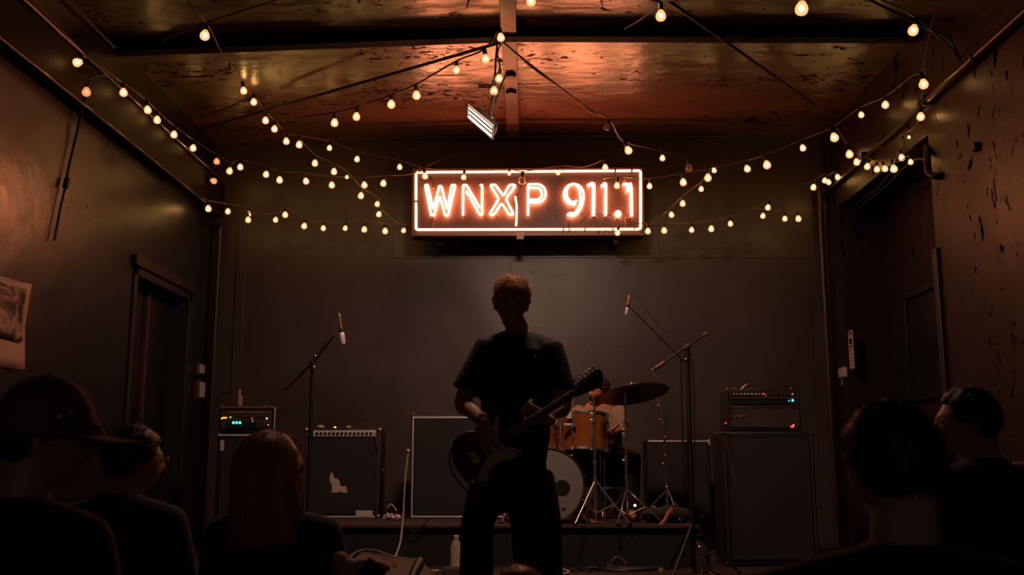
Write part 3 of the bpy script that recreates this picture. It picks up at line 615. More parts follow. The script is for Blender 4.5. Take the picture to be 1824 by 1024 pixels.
MB().ball((X0 + .262, yy - .003, hz0 + .10), .006, 8, 6).build('indicator_light', M_blue, t); MB().ball((X0 + pw - .035, yy - .003, hz0 + .122), .007, 8, 6).build('indicator_light', M_wht, t); MB().ball((X0 + pw - .02, yy - .003, hz0 + .07), .004, 8, 6).build('indicator_light', M_wht, t)
for x in (hx0 + .012, hx1 - .10): MB().ball((x, Y0 + .05, hz1 + .003), (.012, .012, .008), 8, 6).build('handle_mount', M_chrome, t)
q = at(426, 724, Y0 + .1)
t = thing('pen_pot', 'small mottled pot holding a white pen on the left amplifier head', 'pot', q)
MB().lathe([(.022, 0), (.025, .004), (.025, .09), (.022, .092), (.020, .088), (.019, .01)], Matrix.Translation((q.x, q.y, hz1)), 16).build('pot', mat('mottled_metal', (.30, .21, .15), .5, var=.5, vscale=120), t)
MB().tube([(q.x + .002, q.y, hz1 + .01), (q.x + .0, q.y, hz1 + .145)], .0065, 8).build('pen', M_white, t)
cable('amp_lead', 'dark lead looping behind the left amplifier head', 'cable', [at(376, 722, 8.6), at(395, 702, 8.6), at(412, 700, 8.5), (q.x + .06, 8.6, hz1 + .01)], .004)
# combo amplifier
Y1 = 8.92; a = at(544, 762, Y1); b_ = at(676, 922, Y1); x0, x1, z1 = a.x, b_.x, a.z
t = thing('combo_amplifier', 'black combo amplifier with silver control strip and pale cat sticker', 'amplifier', ((x0 + x1) / 2, Y1 + .15, RZ))
MB().box((x0, Y1, RZ + .002), (x1, Y1 + .28, z1)).build('cabinet_body', M_dark, t, bevel=.015)
strip(t, 'grille', x0 + .035, x1 - .05, RZ + .035, z1 - .085, Y1 + .002, .012, M_grille)
strip(t, 'control_panel', x0 + .02, x1 - .045, z1 - .075, z1 - .022, Y1 + .001, .014, M_silver)
knobs(t, x0 + .09, x1 - .07, Y1 - .013, z1 - .048, 14, .012, M_black)
strip(t, 'bottom_trim', x0 + .01, x1 - .04, RZ + .004, RZ + .018, Y1 + .001, .012, M_silver); strip(t, 'side_trim', x1 - .03, x1 - .012, RZ + .03, z1 - .05, Y1 + .001, .006, M_brown); strip(t, 'side_trim', x0 + .008, x0 + .02, RZ + .03, z1 - .03, Y1 + .001, .006, M_brown)
p0, p1 = at(634, 909, Y1), at(664, 919, Y1); strip(t, 'badge', p0.x, p1.x, p1.z, p0.z, Y1 - .011, .004, M_silver)
corners(t, x0 + .012, x1 - .012, Y1 + .006, RZ + .018, z1 - .012, M_silver, .014)
st_ = [(0, 0), (.02, .01), (.018, .06), (.0, .09), (-.008, .13), (.004, .165), (.0, .178), (.012, .172), (.026, .158), (.032, .135), (.045, .122), (.068, .118), (.084, .10), (.09, .062), (.1, .056), (.115, .05), (.132, .06), (.140, .046), (.15, .058), (.146, .03), (.158, .0), (.1, .0), (.09, .018), (.075, .0)]
p0 = at(588, 877, Y1); MB().prism(st_, Matrix.Translation((p0.x, Y1 - .0115, p0.z)) @ Matrix.Rotation(pi / 2, 4, 'X') @ Matrix.Scale(.98, 4), .002).build('cat_sticker', M_paper, t)
for (px, s_, mt_, n_, lab) in ((571, (.035, .03, .018), M_white, 'pedal', 'small pale pedal at the left end on the combo amplifier'), (621, (.022, .02, .013), M_white, 'pedal', 'low pale pedal right of the middle on the combo amplifier')):
    q = at(px, 758, Y1 + .1); MB().ball((q.x, q.y, z1 + s_[2] * .6), s_, 12, 8).build(n_, mt_); tag(bpy.data.objects[-1] if False else COL.objects[-1], lab, 'pedal')
q = at(597, 757, Y1 + .1); o = MB().lathe([(.01, 0), (.012, .008), (.006, .016)], Matrix.Translation((q.x, q.y, z1)), 10).build('pilot_light', M_amb); tag(o, 'tiny amber pilot light standing on the combo amplifier', 'light')
cable('amp_handle_cable', 'thin pale cable curling over the combo amplifier top', 'cable', [(at(628, 760, Y1).x, Y1 + .1, z1 + .008), at(645, 755, Y1 + .1), at(660, 760, Y1 + .05), at(668, 775, Y1 - .02), at(673, 800, Y1 - .02), at(677, 816, Y1 + .05)], .0045, M_gold)
t = thing('plug_cluster', 'small chrome plugs hanging at the side of the combo amplifier', 'plug', at(681, 833, 8.95))
MB().ball(at(682, 838, 8.95), .011, 8, 6).build('plug', M_chrome, t); MB().ball(at(678, 828, 8.95), (.007, .007, .02), 8, 6).build('plug', M_chrome, t); MB().tube(spline([at(677, 790, 8.97), at(680, 820, 8.97), at(681, 850, 8.97), at(672, 900, 8.98)]), .005).build('cord', M_rubber, t)
# large cabinet behind guitarist
Y2 = 8.90; a = at(733, 740, Y2); b_ = at(902, 922, Y2); x0, x1, z1 = a.x, b_.x, a.z
t = thing('guitar_cabinet', 'large black speaker cabinet with silver piping behind the guitarist', 'speaker cabinet', ((x0 + x1) / 2, Y2 + .17, RZ))
MB().box((x0, Y2, RZ + .002), (x1, Y2 + .34, z1)).build('cabinet_body', M_dark, t, bevel=.012)
strip(t, 'grille', x0 + .035, x1 - .035, RZ + .03, z1 - .035, Y2 + .002, .01, M_grille)
strip(t, 'top_piping', x0 + .01, x1 - .01, z1 - .026, z1 - .008, Y2 + .001, .01, M_silver); strip(t, 'bottom_piping', x0 + .008, x1 - .008, RZ + .006, RZ + .022, Y2 + .001, .01, M_silver)
strip(t, 'side_piping', x0 + .01, x0 + .022, RZ + .02, z1 - .02, Y2 + .001, .008, M_silver); strip(t, 'side_piping', x1 - .022, x1 - .01, RZ + .02, z1 - .02, Y2 + .001, .008, M_silver)
corners(t, x0 + .012, x1 - .012, Y2 + .006, RZ + .018, z1 - .012, M_black, .014)
o = MB().ball(at(736, 719, 9.6), .008, 8, 6).build('wall_hook', M_chrome, wb); o = MB().ball(at(736, 738, Y2 + .1), (.01, .01, .02), 8, 6).build('cabinet_latch', M_gold, t)
# cabinet behind drums right
Y3 = 9.15; a = at(1152, 784, Y3); b_ = at(1269, 930, Y3)
t = thing('low_cabinet', 'low black cabinet with a silver edge behind the drum stands', 'speaker cabinet', ((a.x + b_.x) / 2, Y3 + .17, RZ))
MB().box((a.x, Y3, RZ + .002), (b_.x, Y3 + .34, a.z)).build('cabinet_body', M_dark, t, bevel=.012)
strip(t, 'grille', a.x + .03, b_.x - .03, RZ + .03, a.z - .03, Y3 + .002, .01, M_grille); strip(t, 'top_piping', a.x + .01, b_.x - .012, a.z - .016, a.z - .002, Y3 + .001, .01, M_silver)
strip(t, 'corner_clip', b_.x - .015, b_.x, a.z - .04, a.z + .01, Y3, .012, M_silver)
# right tall cabinet and head
Y4 = 8.02; a = at(1285, 768, Y4); b_ = at(1449, 768, Y4)
t = thing('tall_cabinet', 'tall black speaker cabinet standing on the floor at right', 'speaker cabinet', ((a.x + b_.x) / 2, Y4 + .2, 0))
MB().box((a.x, Y4, 0), (b_.x, Y4 + .42, a.z)).build('cabinet_body', M_dark, t, bevel=.02)
strip(t, 'grille', a.x + .05, b_.x - .04, .05, a.z - .06, Y4 + .001, .012, M_grille); strip(t, 'side_trim', b_.x - .028, b_.x - .014, .04, a.z - .04, Y4 + .001, .006, M_brown); strip(t, 'side_trim', a.x + .012, a.x + .03, .04, a.z - .04, Y4 + .001, .006, M_brown)
corners(t, a.x + .015, b_.x - .015, Y4 + .01, .02, a.z - .015, M_brown, .016)
MB().tube(spline([(a.x + .03, Y4 - .01, a.z - .03), (a.x + .04, Y4 - .015, a.z - .12), (a.x + .06, Y4 - .015, a.z - .25), (a.x + .09, Y4 - .015, a.z - .40)]), .004).build('speaker_lead', M_gold, t)
ctop = a.z; a = at(1300, 694, Y4 + .03); b_ = at(1425, 764, Y4 + .03); hx0, hx1, hz1, hz0 = a.x, b_.x, a.z, ctop
t = thing('valve_amplifier', 'guitar amplifier head with gold piping and green and red lights', 'amplifier', ((hx0 + hx1) / 2, Y4 + .2, hz0))
MB().box((hx0 - .03, Y4 + .035, hz0 + .004), (hx1 + .012, Y4 + .33, hz1 + .004)).build('case', M_dark, t, bevel=.01)
yy = Y4 + .035; hh = hz1 - hz0
strip(t, 'front_cloth', hx0 + .005, hx1 - .005, hz0 + .03, hz0 + hh * .56, yy, .006, mat('brown_amp_cloth', (.042, .026, .022), .8, var=.4, vscale=200, bump=.3, bscale=300))
for z_ in (hz0 + hh * .585, hz0 + hh * .80): strip(t, 'gold_piping', hx0, hx1, z_ - .004, z_ + .004, yy, .012, M_gold)
for x_ in (hx0, hx1 - .006): strip(t, 'gold_piping', x_, x_ + .006, hz0 + .03, hz1 - .01, yy, .010, M_brown)
strip(t, 'upper_panel', hx0 + .006, hx1 - .006, hz0 + hh * .82, hz1 - .012, yy, .006, mat('dark_panel', (.03, .022, .018), .4)); strip(t, 'lower_panel', hx0 + .006, hx1 - .006, hz0 + hh * .61, hz0 + hh * .78, yy, .005, M_black)
knobs(t, hx0 + .015, hx0 + .27, yy - .006, hz0 + hh * .89, 9, .0085, M_silver); knobs(t, hx0 + .30, hx1 - .06, yy - .006, hz0 + hh * .89, 6, .0085, M_brown); knobs(t, hx0 + .02, hx1 - .13, yy - .005, hz0 + hh * .69, 10, .010, M_steel)
# illegible script badge: a slanted squiggle
q0 = V((hx0 + .03, yy - .01, hz0 + hh * .31)); pts = []
for i in range(40):
    u_ = i / 39; amp_ = .016 if i % 4 < 2 else .006
    pts.append(q0 + V((u_ * .10 + .007 * sin(i * 1.9), 0, amp_ * sin(i * 1.57) * (.7 + .6 * sin(i * .7)) + .008 + u_ * .014)))
MB().tube(spline(pts, 3), .0028, 5).build('script_badge', M_gold, t)
for (dx, z_, mt_, r_) in ((.265, .90, M_red, .006), (.28, .86, M_red, .004), (hx1 - hx0 - .048, .89, M_wht, .004), (hx1 - hx0 - .048, .74, M_grn, .0095), (hx1 - hx0 - .078, .73, M_blue, .007), (hx1 - hx0 - .056, .12, M_red, .010), (hx1 - hx0 - .068, .11, M_red, .008), (hx1 - hx0 - .05, .155, M_wht, .004), (-.042, .20, M_red, .006)):
    MB().ball((hx0 + dx, yy - .012, hz0 + hh * z_), r_, 8, 6).build('indicator_light', mt_, t)
cable('strap', 'pale strap lying curled on the valve amplifier head', 'strap', [(hx0 + .11, yy + .1, hz1 + .01), (hx0 + .15, yy + .1, hz1 + .045), (hx0 + .17, yy + .1, hz1 + .048), (hx0 + .2, yy + .12, hz1 + .03), (hx0 + .19, yy + .1, hz1 + .015), (hx0 + .15, yy + .08, hz1 + .01)], .006, M_gold)
for dx in (.045, hx1 - hx0 - .045, -.012): MB().ball((hx0 + dx, yy + .03, hz1 + .008), (.011, .011, .012), 8, 6).build('handle_mount', M_gold, t)

# ------------------------------------------------------------------ stands and microphones
def seg(m, a, b, r, n=8): m.tube([a, b], r, n)
def tripod(par, c, z0, r_out, hgt, ang0, mt, r=.009, foot=True):
    """three leg struts from a collar at height hgt to feet r_out away, with cross struts"""
    for k in range(3):
        a = ang0 + k * 2 * pi / 3; f = V((c.x + r_out * cos(a), c.y + r_out * sin(a), z0 + .012)); top = V((c.x, c.y, z0 + hgt))
        m = MB(); seg(m, top, f, r); seg(m, V((c.x, c.y, z0 + hgt * .25)), top.lerp(f, .55), r * .7); lg = m.build('leg', mt, par)
        if foot: MB().ball(f, .016, 8, 6).build('rubber_foot', M_black, lg)
def pole(par, pts, r, mt, name='pole'): m = MB(); [seg(m, V(pts[i]), V(pts[i + 1]), r if not isinstance(r, list) else r[i], 10) for i in range(len(pts) - 1)]; return m.build(name, mt, par)
def collar(par, p, r, h, mt, name='collar'): return MB().tube([V(p) - V((0, 0, h / 2)), V(p) + V((0, 0, h / 2))], r, 12).build(name, mt, par)
# left microphone stand (in front of the amps, on the floor)
Yl = 7.75; b0 = at(550, 870, Yl); top = at(557, 650, Yl)
t = thing('microphone_stand', 'black boom microphone stand in front of the combo amplifier', 'microphone stand', (top.x, Yl, 0))
pole(t, [(top.x, Yl, .05), (top.x, Yl, top.z)], .016, M_black); pole(t, [(top.x, Yl, .9), (top.x, Yl, top.z + .03)], .010, M_steel)
collar(t, (top.x, Yl, top.z), .024, .05, M_black, 'clutch'); collar(t, (top.x, Yl, 1.0), .022, .06, M_black)
pole(t, [at(508, 695, Yl + .1), at(563, 640, Yl), at(596, 596, Yl - .05)], .008, M_black, 'boom_arm'); MB().tube([at(534, 668, Yl + .05), at(541, 661, Yl + .05)], .014, 8).build('counterweight', M_steel, t)
MB().ball(at(561, 634, Yl - .02), .012, 8, 6).build('clutch_knob', M_chrome, t); MB().ball(at(559, 655, Yl - .03), (.012, .01, .018), 8, 6).build('clutch_knob', M_chrome, t)
tripod(t, V((top.x, Yl, 0)), 0, .33, .22, .3, M_black)
def mic(label, tip, end, Y, bodyr=.011, headr=.021):
    a, b = at(*tip, Y), at(*end, Y); d = (b - a); L_ = d.length; T = TR(a, d)
    t = thing('microphone', label, 'microphone', a)
    MB().lathe([(.006, -.01), (.011, 0), (bodyr, .03), (bodyr, L_ * .55), (bodyr * 1.2, L_ * .6), (headr * .8, L_ * .62)], T, 16).build('handle', M_gold, t)
    MB().lathe([(headr * .85, L_ * .62), (headr, L_ * .66), (headr, L_ * .95), (headr * .8, L_)], T, 16).build('grille', M_silver, t)
    MB().tube([T @ V((0, 0, L_ * .48)), T @ V((0, 0, L_ * .60))], bodyr * 1.7, 12).build('clip', M_black, t)
    return t
t = mic('pale condenser microphone pointing down from the left boom', (604, 560), (611, 613), Yl - .05, .010, .022)
MB().tube(spline([at(604, 559, Yl - .05), at(600, 558, Yl - .05), at(590, 575, Yl - .05), at(583, 602, Yl - .04), at(566, 630, Yl)]), .0035, 6).build('microphone_cable', M_pipe, t)
# overhead microphone
Yo = 8.6
t = mic('slim overhead microphone hanging above the cymbal', (1121, 527), (1115, 560), Yo, .010, .012)
MB().tube(spline([at(1121, 527, Yo), at(1124, 524, Yo), at(1136, 529, Yo), at(1148, 548, Yo + .02), at(1185, 590, Yo + .1)]), .003, 6).build('microphone_cable', M_pipe, t)
t = thing('overhead_stand', 'thin dark boom stand carrying the overhead microphone', 'microphone stand', at(1200, 930, 9.0))
bx = at(1212, 640, 9.0); pole(t, [(bx.x, 9.0, RZ), (bx.x, 9.0, bx.z)], .008, M_black); pole(t, [at(1120, 545, Yo), bx + V((.04, 0, -.03))], .005, M_black, 'boom_arm'); tripod(t, V((bx.x, 9.0, 0)), RZ, .2, .15, 1.2, M_black, .006)
# right boom stand
Yr = 7.55; a, b_ = at(1163, 659, Yr - .1), at(1260, 593, Yr + .12); c_ = at(1224, 620, Yr)
t = thing('microphone_stand', 'tall black boom stand at right with its bare boom raised', 'microphone stand', (c_.x, Yr, 0))
pole(t, [(c_.x, Yr, .04), (c_.x, Yr, c_.z - .02)], .017, M_black); collar(t, (c_.x, Yr, c_.z - .06), .024, .05, M_black, 'clutch'); MB().ball(c_, (.022, .02, .03), 10, 8).build('clutch_head', M_black, t)
pole(t, [a, b_], .008, M_pipe, 'boom_arm'); MB().tube([a.lerp(b_, .04), a.lerp(b_, .2)], .013, 10).build('boom_grip', M_gold, t); MB().tube([b_.lerp(a, .0), b_.lerp(a, .08)], .012, 10).build('end_cap', M_gold, t)
MB().tube([a.lerp(b_, .55), a.lerp(b_, .66)], .014, 10).build('boom_sleeve', M_gold, t); MB().ball(a, .011, 8, 6).build('boom_tip', M_chrome, t); pole(t, [a, at(1164, 672, Yr - .1)], .004, M_gold, 'thread_rod')
MB().ball(at(1222, 640, Yr - .02), .010, 8, 6).build('clutch_knob', M_chrome, t)
tripod(t, V((c_.x, Yr, 0)), 0, .32, .35, 2.0, M_black, .010)
cable('stand_cable', 'black cable hanging down beside the right boom stand', 'cable', [at(1232, 640, Yr), at(1236, 700, Yr), at(1237, 800, Yr), at(1233, 900, Yr), at(1228, 960, Yr)], .005)

# ------------------------------------------------------------------ drum kit
def drum(label, name, c, axis, r, dpt, shell, hd_front, hd_back, nl=6, x=None, hoop=M_chrome, parts='lug'):
    T = TR(c, axis, x); t = thing(name, label, 'drum', c); h = dpt / 2
    MB().lathe([(r * .97, -h), (r, -h + .002), (r, h - .002), (r * .97, h)], T, 40).build('shell', shell, t)
    for s_, hm in ((1, hd_front), (-1, hd_back)):
        MB().lathe([(.001, s_ * (h + .002)), (r * .6, s_ * (h + .004)), (r * .985, s_ * (h + .002)), (r * .985, s_ * (h - .01)), (.001, s_ * (h - .01))], T, 40).build('drum_head', hm, t)
        MB().lathe([(r * .985, s_ * (h - .012)), (r * 1.03, s_ * (h - .012)), (r * 1.035, s_ * (h + .008)), (r * 1.0, s_ * (h + .012)), (r * .985, s_ * (h + .004))], T, 40, ring=True).build('hoop', hoop, t)
    for i in range(nl):
        a = 2 * pi * i / nl + .25; u_ = V((cos(a), sin(a), 0))
        m = MB(); m.tube([T @ (u_ * (r + .012) + V((0, 0, -h))), T @ (u_ * (r + .012) + V((0, 0, h)))], .004, 6)
        for s_ in (-1, 1): m.tube([T @ (u_ * (r + .010) + V((0, 0, s_ * h * .35))), T @ (u_ * (r + .010) + V((0, 0, s_ * h * .72)))], .011, 8); m.ball(T @ (u_ * (r + .014) + V((0, 0, s_ * (h + .012)))), .008, 6, 5)
        m.build('tension_rod', M_chrome, t)
    return t, T
# bass drum facing the audience
bc = at(969, 864, 8.28)
tb, T = drum('white-headed bass drum with a chrome trimmed dark rim', 'bass_drum', bc, (.12, -1, .02), .285, .42, M_amber, M_head, M_head, 10, hoop=mat('dark_hoop', (.05, .025, .015), .3, coat=.5))
bz = bc.z - .285 - RZ
MB().lathe([(.062, .0), (.062, .004), (.0, .005)], T @ Matrix.Translation((.115, -.02, .213)), 24).build('port_hole', M_black, tb)
MB().lathe([(.016, 0), (.012, .012), (.002, .014)], T @ Matrix.Translation((.12, -.17, .213)), 14).build('head_glint', M_chrome, tb)  # small chrome disc put in for a reflection on the drum head
for s_ in (-1, 1):
    p0 = bc + V((s_ * .24, .05, -.12)); p1 = V((bc.x + s_ * .34, 8.10, RZ + .01)); m = MB(); seg(m, p0, p1, .008); lg = m.build('spur', M_chrome, tb); MB().ball(p1, .015, 8, 6).build('rubber_foot', M_black, lg)
# hanging amber tom
tc_ = at(1041, 771, 8.52)
t, T = drum('amber lacquered tom drum with chrome lugs beneath the headstock', 'tom_drum', tc_, (.04, .12, 1), .195, .30, M_amber, M_clearhead, M_clearhead, 8, x=(1, 0, 0))
q = at(1014, 757, 8.32); MB().box((q.x - .05, q.y - .02, q.z - .012), (q.x + .05, q.y + .02, q.z + .012)).build('mount_bracket', M_chrome, t, bevel=.004)
MB().box((q.x - .02, q.y - .012, q.z + .05), (q.x + .02, q.y + .03, q.z + .11)).build('badge', M_silver, t, bevel=.004)
m = MB(); seg(m, at(1016, 742, 8.36), at(1024, 700, 8.4), .008); seg(m, at(1024, 700, 8.4), at(1016, 698, 8.45), .008); m.build('mount_arm', M_chrome, t)
# second drum, mostly behind the guitarist
t, T = drum('dark drum with chrome hardware mostly behind the guitarist', 'tom_drum', at(962, 778, 8.62), (-.1, -.25, 1), .15, .2, M_amber, M_head, M_head, 6)
t, T = drum('small floor drum in shadow behind the amber tom', 'floor_drum', V((at(1078, 800, 8.95).x, 8.95, RZ + .42)), (0, 0, 1), .2, .32, M_dark, M_clearhead, M_dark, 6)
for k in range(3):
    a = k * 2 * pi / 3 + .4; f = V((t.location.x + .205 * cos(a), 8.95 + .205 * sin(a), 0)); MB().tube([f + V((0, 0, RZ + .01)), f + V((0, 0, RZ + .5))], .006, 6).build('leg', M_chrome, t)
# cymbal on its stand
Yc = 8.15; cc = at(1128, 698, Yc); T = TR(cc, (-.13, .24, 1), (1, 0, 0)); rc = .285
t = thing('cymbal', 'large bronze cymbal tilted on the middle drum stand', 'cymbal', cc)
MB().lathe([(.008, .030), (.03, .028), (.05, .014), (.10, .006), (rc * .7, -.004), (rc, -.018), (rc, -.020), (rc * .7, -.0065), (.10, .003), (.05, .011), (.03, .024), (.008, .026)], T, 56).build('bow', M_cym, t)
MB().lathe([(.018, .03), (.02, .04), (.006, .045)], T, 12).build('felt', M_black, t); MB().lathe([(.006, .035), (.006, .06), (.011, .062), (.011, .08), (.004, .085)], T, 10).build('wing_nut', M_chrome, t)
MB().lathe([(.006, -.03), (.03, -.012), (.03, .0), (.02, .01)], T, 12).build('under_cup', M_black, t)
def stand(label, px, Y, z_top, legsr, legh, ang, bits=(), tilt=None):
    c = at(px, 900, Y); t = thing('cymbal_stand', label, 'stand', (c.x, Y, RZ)); zt = at(px, z_top, Y).z
    pole(t, [(c.x, Y, RZ + .03), (c.x, Y, RZ + (zt - RZ) * .5)], .012, M_chrome); pole(t, [(c.x, Y, RZ + (zt - RZ) * .5), (c.x, Y, zt)], .008, M_chrome)
    collar(t, (c.x, Y, RZ + (zt - RZ) * .5), .018, .03, M_chrome); collar(t, (c.x, Y, RZ + legh), .018, .025, M_chrome)
    for py in bits:
        z_ = at(px, py, Y).z; collar(t, (c.x, Y, z_), .015, .03, M_chrome, 'clamp'); MB().ball((c.x - .02, Y - .012, z_), (.015, .008, .008), 8, 6).build('wing_nut', M_chrome, t)
    tripod(t, V((c.x, Y, 0)), RZ, legsr, legh, ang, M_chrome, .007); return t
stand('chrome stand under the large bronze cymbal', 1117, Yc, 700, .28, .27, .15, (752, 765, 775, 820))
stand('chrome stand with a wing nut in front of the amber tom', 1061, 8.0, 712, .26, .34, -.2, (737, 748))
MB().box((at(1112, 775, Yc).x - .02, Yc - .03, at(1112, 779, Yc).z), (at(1112, 775, Yc).x + .012, Yc - .012, at(1112, 770, Yc).z)).build('memory_lock', M_chrome, COL.objects.get('cymbal_stand'), bevel=.002)
Yt = 8.45; t = thing('cymbal_stand', 'leaning chrome boom stand right of the cymbal', 'stand', at(1188, 925, Yt)); c0 = at(1189, 880, Yt)
pole(t, [(c0.x, Yt, RZ + .04), at(1184, 790, Yt), at(1181, 745, Yt)], .010, M_chrome); pole(t, [at(1181, 745, Yt), at(1174, 715, Yt), at(1163, 698, Yt)], .006, M_chrome, 'boom_arm')
for (x, y, r_) in ((1181, 755, .017), (1177, 748, .012), (1173, 722, .010), (1186, 779, .014), (1186, 812, .012), (1182, 827, .012), (1188, 868, .014)): MB().ball(at(x, y, Yt - .02), (r_ * 1.2, r_, r_), 8, 6).build('clamp', M_chrome, t)
tripod(t, V((c0.x, Yt, 0)), RZ, .24, .26, 2.9, M_chrome, .006)
# red pedal light, shoe, red strap
o = MB().ball(at(1131, 900, 8.05), .011, 8, 6).build('pedal_light', led('pink_light', (1, .45, .5), 3)); tag(o, 'tiny pink light glowing among the stand legs', 'light')
t = thing('kick_pedal', 'small kick pedal on the riser below the bass drum edge', 'pedal', at(1062, 928, 8.25))
q = at(1062, 926, 8.25); MB().add([V(p) + V((q.x, q.y, RZ)) for p in ((-.06, -.02, .003), (.05, -.08, .003), (.07, -.03, .003), (-.05, .04, .003), (-.06, -.02, .03), (.05, -.08, .012), (.07, -.03, .012), (-.05, .04, .03))], [(0, 3, 2, 1), (4, 5, 6, 7), (0, 1, 5, 4), (1, 2, 6, 5), (2, 3, 7, 6), (3, 0, 4, 7)]).build('footboard', mat('orange_board', (.5, .2, .1), .4), t)
MB().box((q.x - .08, q.y - .03, RZ + .001), (q.x - .05, q.y + .06, RZ + .02)).build('heel_plate', M_steel, t)
a, b_ = at(1176, 935, 8.05), at(1198, 905, 8.15)
t = thing('gear_bag', 'black gear bag with an orange edged strap on the riser', 'bag', (a.x, 8.1, RZ))
m = MB()
for (x_, y_, z_, r_) in ((1165, 0, .06, .10), (1195, .03, .07, .12), (1215, .02, .06, .09)): m.ball((at(x_, 920, 8.25).x, 8.28 + y_, RZ + z_), (r_, r_ * .8, z_), 14, 10)
remesh(m, 'bag', M_cloth, t, .012)
MB().tube(spline([a, at(1184, 926, 8.06), at(1190, 914, 8.1), b_]), [(.012, .003)] * 19, 8, up=(0, -1, .2)).build('strap_edge', mat('rust_strap', (.45, .10, .03), .5), t)
# ------------------------------------------------------------------ floor items
t = thing('stage_box', 'low brown carpeted wedge box on the floor in front of the riser', 'monitor', at(680, 1000, 7))
p = [at(643, 984, 7.3), at(752, 997, 7.35), at(800, 1060, 6.3), at(585, 1040, 6.3)]
vs = [V(q) for q in p] + [V((q.x, q.y, 0)) for q in p]; MB().add(vs, [(0, 3, 2, 1), (4, 5, 6, 7), (0, 1, 5, 4), (1, 2, 6, 5), (2, 3, 7, 6), (3, 0, 4, 7)]).build('carpeted_box', M_carpet, t, bevel=.008)
MB().tube([at(643, 984, 7.28), at(752, 997, 7.33)], .006, 6).build('edge_piping', M_black, t)
cable('grey_cable', 'grey cable arcing over the brown wedge box', 'cable', [at(620, 996, 6.9), at(632, 985, 7.0), at(650, 979, 7.1), at(672, 981, 7.0), at(690, 988, 6.95), at(709, 993, 6.9)], .007, mat('grey_rubber', (.14, .11, .10), .5))
t = thing('pale_lead', 'pale lead with a round tip standing in front of the large cabinet', 'cable', at(704, 992, 6.9))
MB().tube(spline([at(704, 992, 6.9), at(713, 965, 6.95), at(718, 920, 7.0), at(721, 860, 7.0), at(727, 806, 7.0)]), .0065, 8).build('lead', M_white, t); MB().ball(at(727, 803, 7.0), .013, 10, 8).build('round_tip', M_white, t)
t = thing('crumpled_wrapper', 'crumpled pale wrapper on the riser between the amplifiers', 'wrapper', at(697, 915, 8.6)); m = MB()
for k in range(9):
    q = at(686 + k * 3.2 + random.uniform(-2, 2), 916 - (4 if 2 < k < 6 else 0), 8.5); m.ball((q.x, q.y, RZ + .02 + .02 * random.random()), (.03, .02, .018), 6, 4, T=Matrix.Rotation(random.uniform(0, 3), 3, 'Y'))
o = m.build('wrapper', mat('foil', (.45, .36, .33), .35, metal=.4), t); MB().tube(spline([at(690, 905, 8.5), at(696, 898, 8.5), at(702, 903, 8.5), at(706, 910, 8.5)]), .006).build('loose_end', M_white, t)
cable('riser_cable', 'thin pale cable end drooping over the riser edge', 'cable', [at(767, 924, 7.96), at(756, 932, 7.95), at(745, 944, 7.95), at(735, 946, 7.95), at(728, 936, 7.95)], .005, M_pipe)
# bottle on a little box
Yb = 7.35; q = at(812, 1010, Yb); bx_ = q.x; zb = max(q.z, .045)
t = thing('power_box', 'small dark box with a cable under the water bottle', 'box', (bx_, Yb, 0)); MB().box((bx_ - .09, Yb - .05, 0), (bx_ + .09, Yb + .05, zb)).build('case', M_carpet, t, bevel=.008)
MB().tube(spline([(bx_ - .08, Yb - .05, .03), (bx_ - .13, Yb - .06, .025), (bx_ - .12, Yb - .12, .012), (bx_ - .02, Yb - .14, .008), (bx_ + .1, Yb - .12, .008)]), .006).build('cord', M_rubber, t)
t = thing('water_bottle', 'clear plastic water bottle standing left of the guitarist legs', 'bottle', (bx_, Yb, zb)); T = Matrix.Translation((bx_, Yb, zb))
gm = mat('bottle_plastic', (.9, .78, .7), .12, spec=.8); gm.node_tree.nodes['Principled BSDF'].inputs['Alpha'].default_value = .32
MB().lathe([(.030, .0), (.040, .006), (.042, .03), (.040, .05), (.042, .07), (.040, .095), (.042, .12), (.038, .15), (.026, .175), (.016, .188), (.015, .20)], T, 24).build('bottle', gm, t)
MB().lathe([(.018, .196), (.018, .216), (.015, .219)], T, 16).build('cap', M_white, t); MB().lathe([(.041, .075), (.0425, .076), (.0425, .12), (.041, .121)], T, 24, ring=True).build('label_band', glass('label_film', (.7, .55, .5), .2, .35), t)
MB().lathe([(.028, .004), (.037, .01), (.037, .10), (.03, .104)], T, 20).build('water', glass('water', (.8, .7, .6), .02, .18), t)
q = at(1246, 996, 7.6); zg = 0
t = thing('glass_jug', 'dark glass jug standing beside the right boom stand', 'bottle', (q.x, 7.6, 0)); T = Matrix.Translation((q.x + .01, 7.6, 0))
MB().lathe([(.05, 0), (.066, .01), (.068, .15), (.06, .18), (.03, .21), (.022, .22), (.022, .245)], T, 24).build('jug', glass('dark_glass', (.05, .035, .03), .08, .75), t); MB().lathe([(.026, .24), (.026, .262), (.02, .265)], T, 14).build('cap', M_brown, t)
MB().tube(spline([T @ V((.03, 0, .22)), T @ V((.075, 0, .21)), T @ V((.075, 0, .15)), T @ V((.066, 0, .12))]), .008).build('handle', M_black, t)
